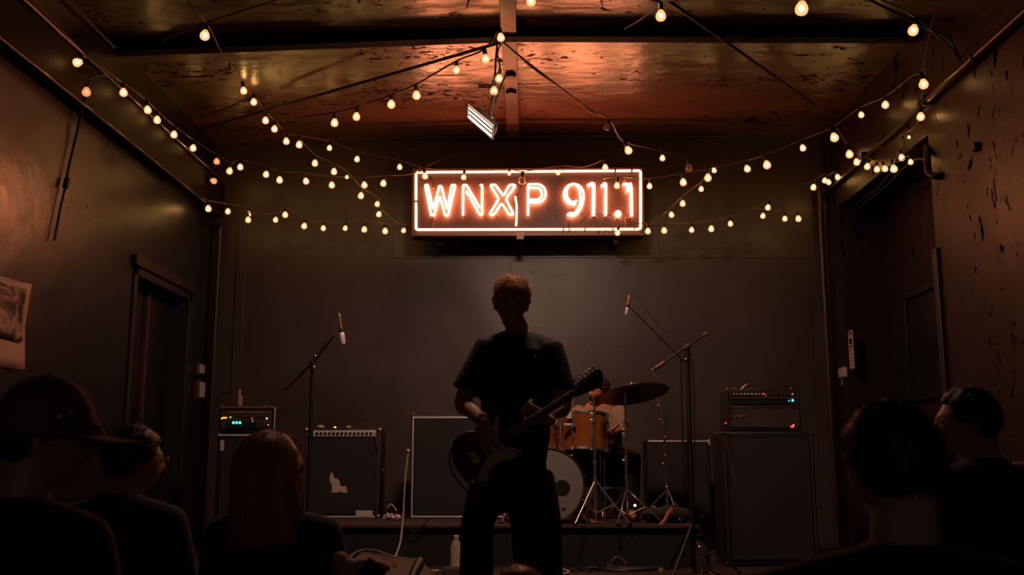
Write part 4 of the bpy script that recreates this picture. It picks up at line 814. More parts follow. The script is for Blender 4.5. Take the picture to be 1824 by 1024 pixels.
# cables on the floor
def fl(px, py, z=.012): return atz(px, py, z)
cable('yellow_lead', 'yellowish lead crossing the floor at the lower right', 'cable', [fl(1236, 995, .012), fl(1252, 1006, .012), fl(1278, 1035, .012)], .007, M_gold)
cable('yellow_lead', 'yellowish lead curving up from the floor beside the tall cabinet', 'cable', [fl(1246, 1030, .012), fl(1255, 1010, .02), fl(1268, 999, .03), fl(1285, 997, .02), fl(1296, 999, .012)], .007, M_gold)
cable('yellow_lead', 'short yellowish lead end lying towards the tall cabinet', 'cable', [fl(1258, 1012), fl(1270, 1016), fl(1284, 1021)], .008, M_gold)
cable('orange_lead', 'orange lead rising in a small loop right of the guitarist', 'cable', [at(1086, 1008, 7.5), at(1092, 996, 7.5), at(1100, 992, 7.5), at(1110, 997, 7.5), at(1115, 1004, 7.5), at(1114, 1012, 7.5)], .006, M_gold)
cable('flat_lead', 'flat pale lead lying among dark cables near the guitarist', 'cable', [fl(1066, 1010), fl(1080, 1012), fl(1095, 1014)], .008, M_gold)
cable('pale_loop', 'small pale cable loop at the guitarist right foot', 'cable', [fl(1000, 1013), fl(1010, 1016), fl(1013, 1019), (fl(1008, 1021)), fl(999, 1021)], .007, M_paper)
for i in range(5):
    x0_ = 1005 + i * 14; cable('black_lead', 'black cable tangled on the floor right of the guitarist', 'cable', [fl(x0_, 1014 + i % 2 * 4), fl(x0_ + 25, 1006 + i % 3 * 2, .03), fl(x0_ + 60, 1014 - i % 2 * 3), fl(x0_ + 120, 1016 - i * 1.2), fl(x0_ + 190, 1010 - i)], .007)['group'] = 'black cables on the floor'
o = MB().lathe([(.012, 0), (.03, .004), (.024, .02), (.004, .03)], Matrix.Translation(fl(1178, 1018, 0)), 9).build('pick_holder', M_gold); tag(o, 'small pale orange object on the floor among cables', 'trinket')
o = MB().box((-.025, -.01, 0), (.025, .01, .012), Matrix.Translation(at(775, 1018, 6.9) - V((0, 0, 0)))).build('white_tag', M_white, bevel=.003); tag(o, 'small bright white tag beside the water bottle box', 'tag')
a, b_ = at(748, 1001, 5.6), at(728, 1040, 5.4)
t = thing('handheld_microphone', 'black handheld microphone with an orange lit tip at the bottom edge', 'microphone', b_)
MB().tube([a, a.lerp(b_, .25), a.lerp(b_, .6), b_], [.028, .030, .024, .020], 16, rnd=True).build('body', M_black, t); MB().ball(a + (a - b_).normalized() * .01, (.022, .02, .018), 12, 8).build('tip', mat('orange_lit_tip', (.7, .28, .16), .4), t)  # orange light on the microphone end is put into the tip colour
MB().tube([(b_.x, b_.y, 0), (b_.x, b_.y, b_.z)], .01, 8).build('short_stand', M_black, t)
MB().lathe([(.07, 0), (.07, .015), (.02, .02)], Matrix.Translation((b_.x, b_.y, 0)), 20).build('round_base', M_black, t)
# ------------------------------------------------------------------ people
def G(x, c, s): return math.exp(-((x - c) / s) ** 2)
def head_pt(d, grow=0.0, s=1.0):
    """point of the head surface in direction d (face towards -y), origin mid-head"""
    x, y, z = d; px_, py_, pz = x * .077, y * .097, z * .118
    if z < 0:                                    # jaw narrows, back of the skull tucks in
        k = (-z) ** 1.4; px_ *= 1 - .30 * k
        if y > 0: py_ *= 1 - .45 * min(1, -z * 1.3)
        else: py_ *= 1 - .05 * k
    if y < 0:
        f = min(1, -y * 1.6)
        py_ += .010 * f * (1 if abs(x) < .8 else 0) * (1 - abs(x) ** 2) * (-1 if z < .25 else -.3)
        py_ -= .024 * G(x, 0, .15) * (G(z, -.20, .13) + .55 * G(z, -.03, .16)) * f      # nose
        py_ += .013 * (G(x, .36, .17) + G(x, -.36, .17)) * G(z, .05, .11) * f           # eye sockets
        py_ -= .006 * G(abs(x), .3, .35) * G(z, .22, .10) * f                           # brow
        py_ -= .009 * G(x, 0, .25) * (G(z, -.50, .05) + G(z, -.62, .05)) * f            # lips
        py_ += .004 * G(x, 0, .3) * G(z, -.56, .025) * f
        py_ -= .010 * G(x, 0, .3) * G(z, -.86, .14) * f                                 # chin
    p = V((px_, py_, pz)); n = V((x / .077, y / .097, z / .118)).normalized()
    return (p + n * grow) * s
def sph(mb, fn, T, seg=56, rings=40):
    vs = []
    for i in range(rings + 1):
        th = min(max(pi * i / rings, .03), pi - .03)
        for j in range(seg): a = 2 * pi * j / seg; vs.append(T @ fn(V((sin(th) * cos(a), sin(th) * sin(a), cos(th)))))
    fs = [(i * seg + (j + 1) % seg, i * seg + j, (i + 1) * seg + j, (i + 1) * seg + (j + 1) % seg) for i in range(rings) for j in range(seg)]
    fs += [tuple(range(seg)), tuple(reversed(range(rings * seg, (rings + 1) * seg)))]
    mb.add(vs, fs)
def headT(c, yaw, tilt=0, roll=0):
    return Matrix.Translation(c) @ Matrix.Rotation(yaw, 4, 'Z') @ Matrix.Rotation(roll, 4, 'Y') @ Matrix.Rotation(tilt, 4, 'X')
def add_head(mb, T, s=1.0):
    sph(mb, lambda d: head_pt(d, 0, s), T)
    for sx in (-1, 1):
        Te = T @ Matrix.Translation(V((sx * .079, .012, -.008)) * s) @ Matrix.Rotation(sx * .35, 4, 'Z')
        mb.ball((0, 0, 0), tuple(q * s for q in (.010, .019, .032)), 12, 8); n = 13 * 0
        k = 9 * 12
        for i in range(len(mb.v) - k, len(mb.v)): mb.v[i] = tuple(Te @ V(mb.v[i]))
def hairline(d, back=-.55, front=.55, side=.05):
    """positive inside the haired region"""
    x, y, z = d
    a = atan2(abs(x), -y)                       # 0 at the face, pi at the back
    lim = front + (side - front) * min(1, max(0, (a - .75) / .45)) if a < 1.35 else side + (back - side) * min(1, (a - 1.35) / .9)
    if 1.25 < a < 1.75: lim = min(lim, -.02)
    return z - lim
def hair_cap(T, s, thick, kw={}, top=1.0, seed=0):
    def fn(d):
        h = hairline(d, **kw); k = min(1, max(0, h / .16 + .2)); nn = noise.noise(V(d) * 3.5 + V((seed, 0, 0)))
        g = -.014 + k * (.014 + thick * (1 + .45 * nn) * (1 + (top - 1) * max(0, d.z)))
        return head_pt(d, g, s)
    mb = MB(); sph(mb, fn, T, 64, 48); return mb, fn
def tufts(mb, fn, T, n, ln, w=.0022, lay=V((0, .6, -.3)), lift=.35, kw={}, zmin=-1, seed=3):
    rnd = random.Random(seed); c = 0
    while c < n:
        z = rnd.uniform(zmin, 1); a = rnd.uniform(0, 2 * pi); q = sqrt(1 - z * z); d = V((q * cos(a), q * sin(a), z))
        if hairline(d, **kw) < .06: continue
        c += 1; p = fn(d); n_ = V((d.x / .077, d.y / .097, d.z / .118)).normalized()
        t = lay - n_ * lay.dot(n_) + V((rnd.uniform(-.4, .4), rnd.uniform(-.4, .4), rnd.uniform(-.4, .4))); t = (t.normalized() + n_ * lift * rnd.uniform(.3, 1.4)).normalized()
        L_ = ln * rnd.uniform(.6, 1.3); sd = t.cross(n_).normalized() * w
        p0, p1, p2 = p - n_ * .003, p + t * L_ * .55, p + t * L_ - n_ * L_ * .25
        mb.add([T @ v for v in (p0 - sd, p0 + sd, p1 + sd * .7 + n_ * .001, p1 - sd * .7 + n_ * .001, p2, p0 + n_ * .002, p1 - n_ * .001)], [(0, 1, 2, 3), (3, 2, 4), (1, 5, 6, 2), (5, 0, 3, 6)])
def hand(mb, w_, d, n, curl=.6, side=1, s=1.0, thumb=.5, fcurl=None):
    """w_ wrist, d finger direction, n palm normal (fingers curl towards it), side +1/-1 puts the thumb along +-(d x n)"""
    d = V(d).normalized(); n = V(n); n = (n - d * n.dot(d)).normalized(); x = d.cross(n) * side
    w_ = V(w_); P = lambda a, b, c: w_ + (d * a + x * b + n * c) * s
    mb.tube([P(-.03, 0, 0), P(0, 0, 0), P(.03, 0, .002), P(.065, 0, .003), P(.090, 0, .002)], [(.026 * s, .020 * s), (.028 * s, .019 * s), (.037 * s, .017 * s), (.042 * s, .015 * s), (.040 * s, .012 * s)], 14, up=n, rnd=True)
    for k, (off, L_) in enumerate(((.032, .072), (.011, .082), (-.011, .076), (-.031, .060))):
        c_ = (fcurl[k] if fcurl else curl); p = P(.084, off, .002); pts = [P(.06, off * .9, .002), p]; a = c_ * .7; sp = off * 1.1
        for f, da in ((.45, 0), (.31, c_), (.24, c_ * .8)):
            a += da; dr = (d * cos(a) + n * sin(a) + x * sp).normalized(); p = p + dr * L_ * f * s; pts.append(p)
        mb.tube(pts, [.0105 * s, .0100 * s, .0092 * s, .0085 * s, .0075 * s], 8, rnd=True)
    t0 = P(.02, .028, .006); pts = [t0]; dr = (d * .75 + x * .75 + n * .15).normalized()
    for f, q in ((.042, 0), (.032, thumb), (.026, thumb)):
        dr = (dr + (n * .8 + d * .25 - x * .45) * q).normalized(); pts.append(pts[-1] + dr * f * s)
    mb.tube(pts, [.015 * s, .0125 * s, .011 * s, .009 * s], 8, rnd=True)
def eyes(par, T, s=1.0):
    for sx in (-1, 1):
        q = T @ (V((sx * .030, -.086, .006)) * s); e_ = MB().ball(q, .0125 * s, 12, 8).build('eye', M_eye, par)

# --- guitarist
Yg = 5.05
t = thing('person', 'guitarist in a black tee and black trousers playing under the neon sign', 'person', (at(915, 900, Yg).x, Yg, 0))
guitarist = t
hc = at(911, 541, Yg - .02); HT = headT(hc, .10, .18, .03)
nb = at(921, 596, Yg + .03); sL, sR = at(866, 624, Yg + .02), at(982, 628, Yg); ch = at(922, 672, Yg + .02); wa = at(918, 775, Yg + .01); hp = at(908, 838, Yg + .02)
eL, wL = at(824, 716, Yg - .02), at(862, 752, Yg - .24)
eR, wR = at(1003, 722, Yg - .06), at(974, 742, Yg - .26)
hipL, hipR = at(877, 848, Yg + .02), at(942, 848, Yg + .02)
kL, kR = V((at(850, 985, Yg - .08).x, Yg - .08, .50)), V((at(955, 985, Yg - .06).x, Yg - .06, .50))
aL, aR = V((kL.x - .01, Yg + .02, .10)), V((kR.x + .02, Yg + .04, .10))
b = MB(); add_head(b, HT)
b.tube([HT @ V((0, .02, -.06)), nb + V((0, .01, .045)), nb + V((0, .02, -.02))], [(.054, .056), (.056, .058), (.072, .064)], 18)
b.tube([nb + V((0, .02, -.015)), ch + V((0, 0, .06)), ch, wa, hp], [(.09, .06), (.165, .09), (.165, .10), (.14, .09), (.16, .10)], 20, up=(0, -1, 0), rnd=True)
def arm(b, s_, e_, w_, k=1.0):
    b.tube(spline([s_, s_.lerp(e_, .5), e_, e_.lerp(w_, .4), w_], 3), [x * k for x in (.052, .053, .052, .050, .047, .044, .043, .044, .044, .040, .036, .031, .027)], 12, rnd=True)
arm(b, sL, eL, wL); arm(b, sR, eR, wR)
for h_, k_, a_ in ((hipL, kL, aL), (hipR, kR, aR)):
    b.tube([h_, h_.lerp(k_, .5), k_, k_.lerp(a_, .35), a_], [.085, .072, .056, .054, .036], 12, rnd=True); b.tube([a_ + V((0, .03, -.04)), a_ + V((0, -.08, -.06)), a_ + V((0, -.15, -.07))], [.035, .035, .025], 10, rnd=True)
# guitar frame first so that the hands meet it
g0, g1 = at(815, 836, Yg - .16), at(1074, 667, Yg - .42); gx = (g1 - g0).normalized(); gs = (g1 - g0).length / .98
gn = V((0, -1, .10)); gn = (gn - gx * gn.dot(gx)).normalized(); GT = Matrix.Translation(g0) @ Matrix((gx, gn.cross(gx), gn)).transposed().to_4x4() @ Matrix.Scale(gs, 4)
gy = gn.cross(gx)
hand(b, wL, GT @ V((.235, -.005, .06)) - wL, -gn + V((0, 0, -.6)), .55, -1, 1.0, .6, [.5, .75, .9, .95])
nk = GT @ V((.46, -.03, -.01))                                            # fretting hand: palm under the neck, fingers over the strings
wR2 = at(970, 752, Yg - .24)
hand(b, at(972, 746, Yg - .27), V((-.9, .0, .42)), V((.2, .75, .45)), .75, 1, 1.0, .5, [.75, .9, 1.0, 1.05])
remesh(b, 'body', M_skin, t, .0058, 2); eyes(t, HT)
# hair: short, swept, with a tufted fringe
kw = dict(back=-.5, front=.50, side=.20)
hm, fn = hair_cap(HT, 1.0, .020, kw, 1.35, 5); tufts(hm, fn, HT, 1700, .030, .0018, V((.5, -.75, .15)), .24, kw, zmin=.45, seed=4); tufts(hm, fn, HT, 1500, .013, .0016, V((.1, .3, -.8)), .22, kw, seed=14); tufts(hm, fn, HT, 500, .022, .0015, V((.2, .2, 1)), .8, kw, zmin=.35, seed=9)
hm.build('hair', M_hairb, t)
# tee shirt
b = MB()
b.tube([nb + V((0, .025, -.005)), nb + V((0, .02, -.035)), ch + V((0, .0, .115)), ch + V((0, 0, .03)), ch.lerp(wa, .5), wa, hp + V((0, 0, .055))],
       [(.078, .060), (.118, .080), (.180, .100), (.190, .118), (.178, .118), (.172, .118), (.182, .122)], 28, up=(0, -1, 0))
for s_, e_, k in ((sL, eL, .80), (sR, eR, .74)):
    dr = (e_ - s_).normalized(); b.tube([s_ - dr * .03 + V((0, 0, .012)), s_ + dr * .04, s_.lerp(e_, .45), s_.lerp(e_, k)], [.062, .072, .076, .080], 16)
    b.ball(s_ + V((0, 0, .005)), (.068, .07, .055), 14, 10); b.tube([nb + V(((s_.x - nb.x) * .28, .02, -.022)), s_ + V((0, 0, .002))], [.050, .066], 14)
o = remesh(b, 't_shirt', M_tee, t, .009, 5)
MB().tube(spline([nb + V((.074 * cos(a), .02 + .055 * sin(a), -.002 - .028 * max(0, -sin(a)))) for a in [2 * pi * i / 14 for i in range(15)]], 3), .0065, 8).build('collar', M_tee, t)
q = at(953, 639, Yg - .125); MB().lathe([(.001, 0), (.009, .001), (.008, .004), (.001, .005)], TR(q, (0, -1, 0)) @ Matrix.Diagonal((1, 1.7, 1, 1)), 12).build('chest_mark', mat('small_print', (.25, .14, .10), .6), t)
# trousers and shoes
b = MB()
b.tube([hp + V((0, 0, .10)), hp, hp + V((0, .01, -.09))], [(.170, .112), (.185, .125), (.17, .12)], 24, up=(0, -1, 0), rnd=True)
b.tube([hipL, hipL.lerp(kL, .5), kL, kL.lerp(aL, .5), aL + V((0, 0, -.02))], [(.105, .11), (.092, .095), (.078, .085), (.080, .085), (.085, .088)], 16)
b.tube([hipR, hipR.lerp(kR, .5), kR, kR.lerp(aR, .5), aR + V((0, 0, -.02))], [(.125, .115), (.128, .11), (.125, .10), (.12, .10), (.115, .10)], 16)
remesh(b, 'trousers', M_trou, t, .010, 5)
for a_ in (aL, aR):
    s_ = MB(); s_.tube([V((a_.x, a_.y + .06, .035)), V((a_.x, a_.y - .04, .04)), V((a_.x, a_.y - .14, .032)), V((a_.x, a_.y - .19, .026))], [(.036, .034), (.040, .042), (.044, .032), (.034, .024)], 14, up=(0, 0, 1), rnd=True); s_.box((a_.x - .042, a_.y - .20, 0), (a_.x + .042, a_.y + .09, .016)); s_.build('shoe', M_black, t, bevel=.004)
# electric guitar
g = thing('electric_guitar', 'sunburst electric guitar with aged pickguard held by the guitarist', 'guitar', g0)
out = [(0, 0), (.008, .055), (.03, .105), (.07, .142), (.115, .155), (.165, .146), (.215, .118), (.262, .108), (.31, .12), (.355, .148), (.392, .160), (.412, .152), (.410, .130), (.385, .108), (.345, .075), (.325, .045), (.322, .02), (.322, -.024), (.335, -.055), (.358, -.085), (.372, -.112), (.366, -.132), (.340, -.142), (.300, -.132), (.260, -.114), (.222, -.112), (.180, -.128), (.135, -.158), (.09, -.164), (.045, -.138), (.014, -.085)]
def smooth2(pl): q = spline([V((x, y, 0)) for x, y in pl + pl[:1]], 3); return [(v.x, v.y) for v in q[:-1]]
pl = smooth2(out)
m = MB(); cx_, cy_ = .19, 0
def ring(k, z): return [(cx_ + (x - cx_) * k, cy_ + (y - cy_) * k, z) for x, y in pl]
lev = [ring(.955, -.022), ring(.99, -.016), ring(1, -.006), ring(1, .008), ring(.99, .018), ring(.955, .023)]; n_ = len(pl)
m.add([GT @ V(p) for r_ in lev for p in r_], [tuple(reversed(range(n_))), tuple(range(5 * n_, 6 * n_))] + [(i * n_ + j, i * n_ + (j + 1) % n_, (i + 1) * n_ + (j + 1) % n_, (i + 1) * n_ + j) for i in range(5) for j in range(n_)])
m.build('guitar_body', M_wood, g)
pg = smooth2([(.075, -.128), (.12, -.135), (.165, -.110), (.215, -.095), (.262, -.098), (.305, -.115), (.345, -.122), (.352, -.105), (.322, -.055), (.318, .03), (.35, .085), (.375, .125), (.355, .125), (.31, .09), (.26, .07), (.21, .055), (.205, -.02), (.16, -.055), (.11, -.085), (.07, -.11)])
MB().prism(pg, GT @ Matrix.Translation((0, 0, .0232)), .0025).build('pickguard', M_guard, g)
for u_ in (.175, .225, .275): MB().box((u_ - .008, -.036, .026), (u_ + .008, .036, .031), GT).build('pickup', M_black, g, bevel=.003)
MB().box((.110, -.038, .0235), (.150, .038, .034), GT).build('bridge', M_chrome, g, bevel=.003)
for (u_, v_) in ((.165, -.092), (.125, -.108), (.088, -.112)): MB().lathe([(.012, .025), (.013, .033), (.010, .041)], GT @ Matrix.Translation((u_, v_, 0)), 14).build('control_knob', M_guard, g)
MB().lathe([(.014, 0), (.014, .004), (.008, .006)], GT @ Matrix.Translation((.045, -.105, .024)), 14).build('jack_plate', M_chrome, g)
m = MB(); m.add([GT @ V(p) for p in ((.30, -.028, .008), (.80, -.021, .008), (.80, .021, .008), (.30, .028, .008), (.30, -.028, .028), (.80, -.021, .028), (.80, .021, .028), (.30, .028, .028))], [(0, 3, 2, 1), (4, 5, 6, 7), (0, 1, 5, 4), (1, 2, 6, 5), (2, 3, 7, 6), (3, 0, 4, 7)])
nk_ = m.build('neck', M_neck, g, bevel=.006)
m = MB(); u_ = .80
for i in range(21):
    x_ = .80 - .60 * (1 - 2 ** (-i / 12)); hw = .021 + (.80 - x_) * .014
    if x_ > .31: m.box((x_ - .0011, -hw, .028), (x_ + .0011, hw, .0295), GT)
o = m.build('fret_wires', M_silver, nk_); o['kind'] = 'stuff'
m = MB()
for i in range(6): v_ = (i - 2.5); m.tube([GT @ V((.13, v_ * .0105, .036)), GT @ V((.80, v_ * .007, .031)), GT @ V((.835 + i * .022, .026 if i > 20 else v_ * .006 + .012, .022))], .0007, 4)
o = m.build('strings', M_silver, g); o['kind'] = 'stuff'
hs = smooth2([(.79, -.021), (.815, -.030), (.85, -.034), (.885, -.040), (.925, -.050), (.955, -.046), (.972, -.020), (.985, .015), (.978, .034), (.955, .040), (.90, .036), (.84, .033), (.81, .026), (.79, .021)])
MB().prism(hs, GT @ Matrix.Translation((0, 0, .006)), .014).build('headstock', M_neck, g)
for i in range(6):
    x_ = .832 + i * .025; k = MB(); k.lathe([(.005, .02), (.005, .030), (.003, .031)], GT @ Matrix.Translation((x_, .022, 0)), 8); k.tube([GT @ V((x_, .034, .010)), GT @ V((x_, .050, .010))], .003, 6); k.ball(GT @ V((x_, .056, .010)), (.006, .008, .008), 8, 6); k.build('tuning_peg', M_chrome, g)
cable('guitar_lead', 'guitar lead looping below the guitar body', 'cable', [GT @ V((.045, -.105, .03)), GT @ V((.01, -.16, .03)), at(806, 842, Yg - .16), at(801, 812, Yg - .12), at(806, 795, Yg - .05), at(812, 790, Yg + .1)], .0045)

# --- drummer, seated behind the kit, looking down to the left
Yd = 8.85
t = thing('person', 'drummer with dark hair and beard seated behind the amber drum', 'person', (at(1072, 900, Yd).x, Yd, RZ))
hc = at(1063, 692, Yd - .05); HT = headT(hc, -.75, .30, -.05)
ns = at(1066, 722, Yd + .02); cx = ns + V((.02, .03, -.22)); hpd = V((cx.x, Yd + .06, RZ + .52))
b = MB(); add_head(b, HT, .98); b.tube([HT @ V((0, .02, -.06)), ns], [(.052, .054), (.066, .062)], 14)
b.tube([ns + V((0, 0, -.02)), cx, hpd], [(.13, .07), (.15, .10), (.15, .10)], 16, up=(0, -1, 0), rnd=True)
sl, sr = ns + V((-.17, 0, -.06)), ns + V((.18, 0, -.06)); el, wl_ = at(1022, 768, Yd - .1), at(1040, 752, Yd - .35); er, wr_ = at(1106, 762, Yd - .02), at(1090, 770, Yd - .25)
arm(b, sl, el, wl_); arm(b, sr, er, wr_)
hand(b, wl_, V((-.1, -1, -.2)), V((0, 0, -1)), .9, 1); hand(b, wr_, V((.0, -1, .0)), V((0, 0, -1)), .9, -1)
for sx in (-1, 1):
    h_ = hpd + V((sx * .09, 0, .02)); k_ = V((hpd.x + sx * .24, Yd - .28, RZ + .50)); a_ = V((hpd.x + sx * .22, Yd - .30, RZ + .08))
    b.tube([h_, h_.lerp(k_, .5), k_, k_.lerp(a_, .4), a_], [.08, .07, .055, .05, .036], 12, rnd=True); b.tube([a_, a_ + V((0, -.12, -.045))], [.036, .026], 10, rnd=True)
remesh(b, 'body', mat('reddish_skin', (.55, .22, .12), .5, var=.1), t, .008, 2); eyes(t, HT, .98)  # skin a little redder than the other people's
kw2 = dict(back=-.6, front=.42, side=-.1); hm, fn = hair_cap(HT, .98, .028, kw2, 1.1, 2); tufts(hm, fn, HT, 700, .035, .003, V((0, .6, -.6)), .4, kw2); hm.build('hair', M_haird, t)
def beard(d):
    k = 1 if (d.z < -.42 and d.y < .35 and not (abs(d.x) < .28 and d.z > -.66)) else 0; return head_pt(d, -.012 + k * .024, .98)
m = MB(); sph(m, beard, HT, 48, 36); m.build('beard', M_haird, t)
b = MB(); b.tube([ns + V((0, 0, -.015)), ns + V((0, .01, -.07)), cx, hpd], [(.09, .07), (.175, .10), (.19, .13), (.18, .13)], 20, up=(0, -1, 0))
for s_, e_ in ((sl, el), (sr, er)): b.tube([s_, s_.lerp(e_, .75)], [.068, .072], 12, rnd=True)
remesh(b, 'shirt', M_shirt, t, .012, 4)
b = MB(); 
for sx in (-1, 1):
    h_ = hpd + V((sx * .09, 0, .02)); k_ = V((hpd.x + sx * .24, Yd - .28, RZ + .50)); a_ = V((hpd.x + sx * .22, Yd - .30, RZ + .10)); b.tube([h_, h_.lerp(k_, .5), k_, k_.lerp(a_, .4), a_], [.10, .09, .075, .068, .06], 12, rnd=True)
remesh(b, 'trousers', M_trou, t, .014, 4)
m = MB(); m.tube([wr_ + V((.01, -.03, .02)), wr_ + V((-.12, -.12, .03)) , at(1088, 770, Yd - .75)][:2] + [wr_ + V((.15, -.16, .05))], .007, 6)
o = MB().tube([at(1086, 771, Yd - .30), at(1103, 757, Yd - .38)], .008, 8).build('drumstick', mat('stick_wood', (.4, .24, .12), .5)); tag(o, 'wooden drumstick held low by the drummer', 'drumstick')
s_ = thing('drum_stool', 'round black drum stool under the drummer', 'stool', (hpd.x, Yd + .08, RZ)); MB().lathe([(.14, .36), (.17, .38), (.17, .42), (.12, .435)], Matrix.Translation((hpd.x, Yd + .08, RZ)), 24).build('seat', M_black, s_); MB().tube([(hpd.x, Yd + .08, RZ + .05), (hpd.x, Yd + .08, RZ + .37)], .02, 10).build('post', M_chrome, s_); tripod(s_, V((hpd.x, Yd + .08, 0)), RZ, .22, .22, .5, M_chrome, .008)

# --- seated audience seen from behind
def audience(label, crown_px, Y, yaw, cloth, hairm=None, hs=1.0, sh=.19, slope=.055, lean=0, kw=dict(back=-.62, front=.45, side=-.05), hth=.012, tuft=0, skin=M_skin, crown_t=.018, body_yaw=None, tl=.08, roll=0, neck=.0):
    cr = at(*crown_px, Y); c = V((cr.x, Y, cr.z - crown_t - .118 * hs)); T = headT(c, pi + yaw, tl, roll)
    t = thing('person', label, 'person', (c.x, Y, 0)); by = yaw * .4 if body_yaw is None else body_yaw
    rt = V((cos(by), sin(by), 0)); fw = V((-sin(by), cos(by), 0))
    ns = c + V((0, 0, -.138 * hs - neck)) - fw * .045 + rt * lean; hp_ = V((ns.x - rt.x * lean * 2, ns.y - .05, max(.13, ns.z - .56))); chs = ns.lerp(hp_, .38)
    b = MB(); add_head(b, T, hs); b.tube([T @ V((0, .02, -.05)), ns + V((0, 0, .02)), ns + V((0, 0, -.03))], [(.056 * hs, .058 * hs), (.060 * hs, .060 * hs), (.072, .066)], 16)
    b.tube([ns + V((0, 0, -.075)), chs, hp_], [(sh * .6, .06), (sh * .80, .10), (.16, .11)], 18, up=fw, rnd=True)
    J = []
    for sx in (-1, 1):
        s_ = ns + rt * sx * sh - V((0, 0, slope + .02)); e_ = s_ + rt * sx * .06 - V((0, 0, .27)) + fw * .05; e_.z = max(e_.z, .09); w_ = e_ + fw * .22 - rt * sx * .06 + V((0, 0, .02)); w_.z = max(w_.z, .07)
        kn = hp_ + rt * sx * .24 + fw * .32; kn.z = max(.11, hp_.z - .03); an = hp_ - rt * sx * .02 + fw * (.30 + .06 * sx); an.z = .07
        h_ = hp_ + rt * sx * .09; J.append((s_, e_, w_, h_, kn, an))
        arm(b, s_, e_, w_); hand(b, w_, fw * .8 + V((0, 0, -.15)), V((0, 0, -1)), .35, -sx if True else 1)
        b.tube([h_, h_.lerp(kn, .5), kn, kn.lerp(an, .5), an], [.085, .075, .055, .05, .036], 12, rnd=True); b.tube([an, an - rt * sx * .12 + V((0, 0, -.015))], [.034, .025], 8, rnd=True)
    remesh(b, 'body', skin, t, .009, 2)
    b = MB(); b.tube([ns + V((0, 0, .028)), ns + V((0, 0, -.005)), ns + V((0, 0, -.05)), chs, chs.lerp(hp_, .5), hp_ + V((0, 0, -.03))], [(.071, .069), (.105, .088), (sh * .82, .105), (sh * .98, .128), (sh * .92, .125), (.19, .13)], 24, up=fw)
    for (s_, e_, w_, h_, kn, an) in J:
        b.tube([ns.lerp(s_, .22) + V((0, 0, -.012)), s_], [.058, .070], 14); b.tube([s_, s_.lerp(e_, .5), e_, w_ - (w_ - e_) * .12], [.070, .066, .058, .045], 12, rnd=True)
    remesh(b, 'jacket', cloth, t, .012, 6)
    b = MB()
    for (s_, e_, w_, h_, kn, an) in J: b.tube([h_, h_.lerp(kn, .5), kn, kn.lerp(an, .5), an.lerp(kn, .12)], [.105, .092, .075, .066, .058], 12, rnd=True)
    b.tube([hp_ + V((0, 0, .06)), hp_ - V((0, 0, .03))], [(.18, .13), (.19, .14)], 16, up=fw, rnd=True); remesh(b, 'trousers', M_trou, t, .014, 4)
    if hairm:
        hm, fn = hair_cap(T, hs, hth, kw, 1.0, len(label)); 
        if tuft: tufts(hm, fn, T, tuft, .02, .0015, V((0, .5, -.6)), .35, kw)
        hm.build('hair', hairm, t)
    return t, T, J, ns
M_capm = mat('dark_cap_cloth', (.13, .07, .045), .8, bump=.3, bscale=60, sheen=.2)
# capped man, nearest at left
t, T, J, ns = audience('nearest audience member at left wearing a curved-brim cap, in profile', (84, 676), 2.5, -1.15, M_cloth, M_haird, 1.06, .22, tl=.02, kw=dict(back=-.6, front=.5, side=-.1), neck=.02)
def capf(d): return head_pt(V((d.x, d.y, d.z)), .018 + .006 * max(0, d.z), 1.06)
cp = MB(); vs = []
for i in range(15):
    th = .04 + (pi / 2 - .02) * i / 14
    for j in range(48): a = 2 * pi * j / 48; d = V((sin(th) * cos(a), sin(th) * sin(a), cos(th))); vs.append(T @ (capf(d) + V((0, 0, .004))))
for j in range(48): a = 2 * pi * j / 48; d = V((cos(a), sin(a), .02)); vs.append(T @ (head_pt(d, .010, 1.06)))
cp.add(vs, [(i * 48 + (j + 1) % 48, i * 48 + j, (i + 1) * 48 + j, (i + 1) * 48 + (j + 1) % 48) for i in range(15) for j in range(48)] + [tuple(range(48))])
cap_o = cp.build('cap', M_capm, t); MB().ball(T @ V((0, 0, .152)), .009, 10, 6).build('cap_button', M_capm, cap_o)
vs = []; N_ = 16
for r_ in range(7):
    for j in range(N_ + 1):
        a = -pi / 2 + (j / N_ - .5) * 1.9; base = capf(V((cos(a), sin(a), .06))); u_ = r_ / 6; ext = .088 * u_ * (cos((j / N_ - .5) * 2.2)) ** .6
        vs.append(T @ (base + V((cos(a) * ext * .45, -ext, -.012 * u_ - .10 * (base.x * (1 + u_ * .3)) ** 2 * 14 * u_ * .6 - .004))))
br = MB().add(vs, [(r_ * (N_ + 1) + j, r_ * (N_ + 1) + j + 1, (r_ + 1) * (N_ + 1) + j + 1, (r_ + 1) * (N_ + 1) + j) for r_ in range(6) for j in range(N_)]); o = br.build('brim', M_capm, cap_o); o.modifiers.new('s', 'SOLIDIFY').thickness = .004
rim = [T @ (capf(V((cos(a), sin(a), .04))) * 1.01) for a in [(-pi / 2 + k * .22) for k in range(-9, 10)]]
MB().tube(spline(rim, 2), .0028, 6).build('cap_band', M_gold, cap_o)
for (x, y, r_) in ((105, 742, .0045), (99, 743, .003), (126, 735, .004)):
    q = at(x, y, 2.39); MB().ball(q, r_, 8, 6).build('flare_dot', M_chrome, cap_o)  # chrome specks put on the cap in place of bluish lens-flare dots
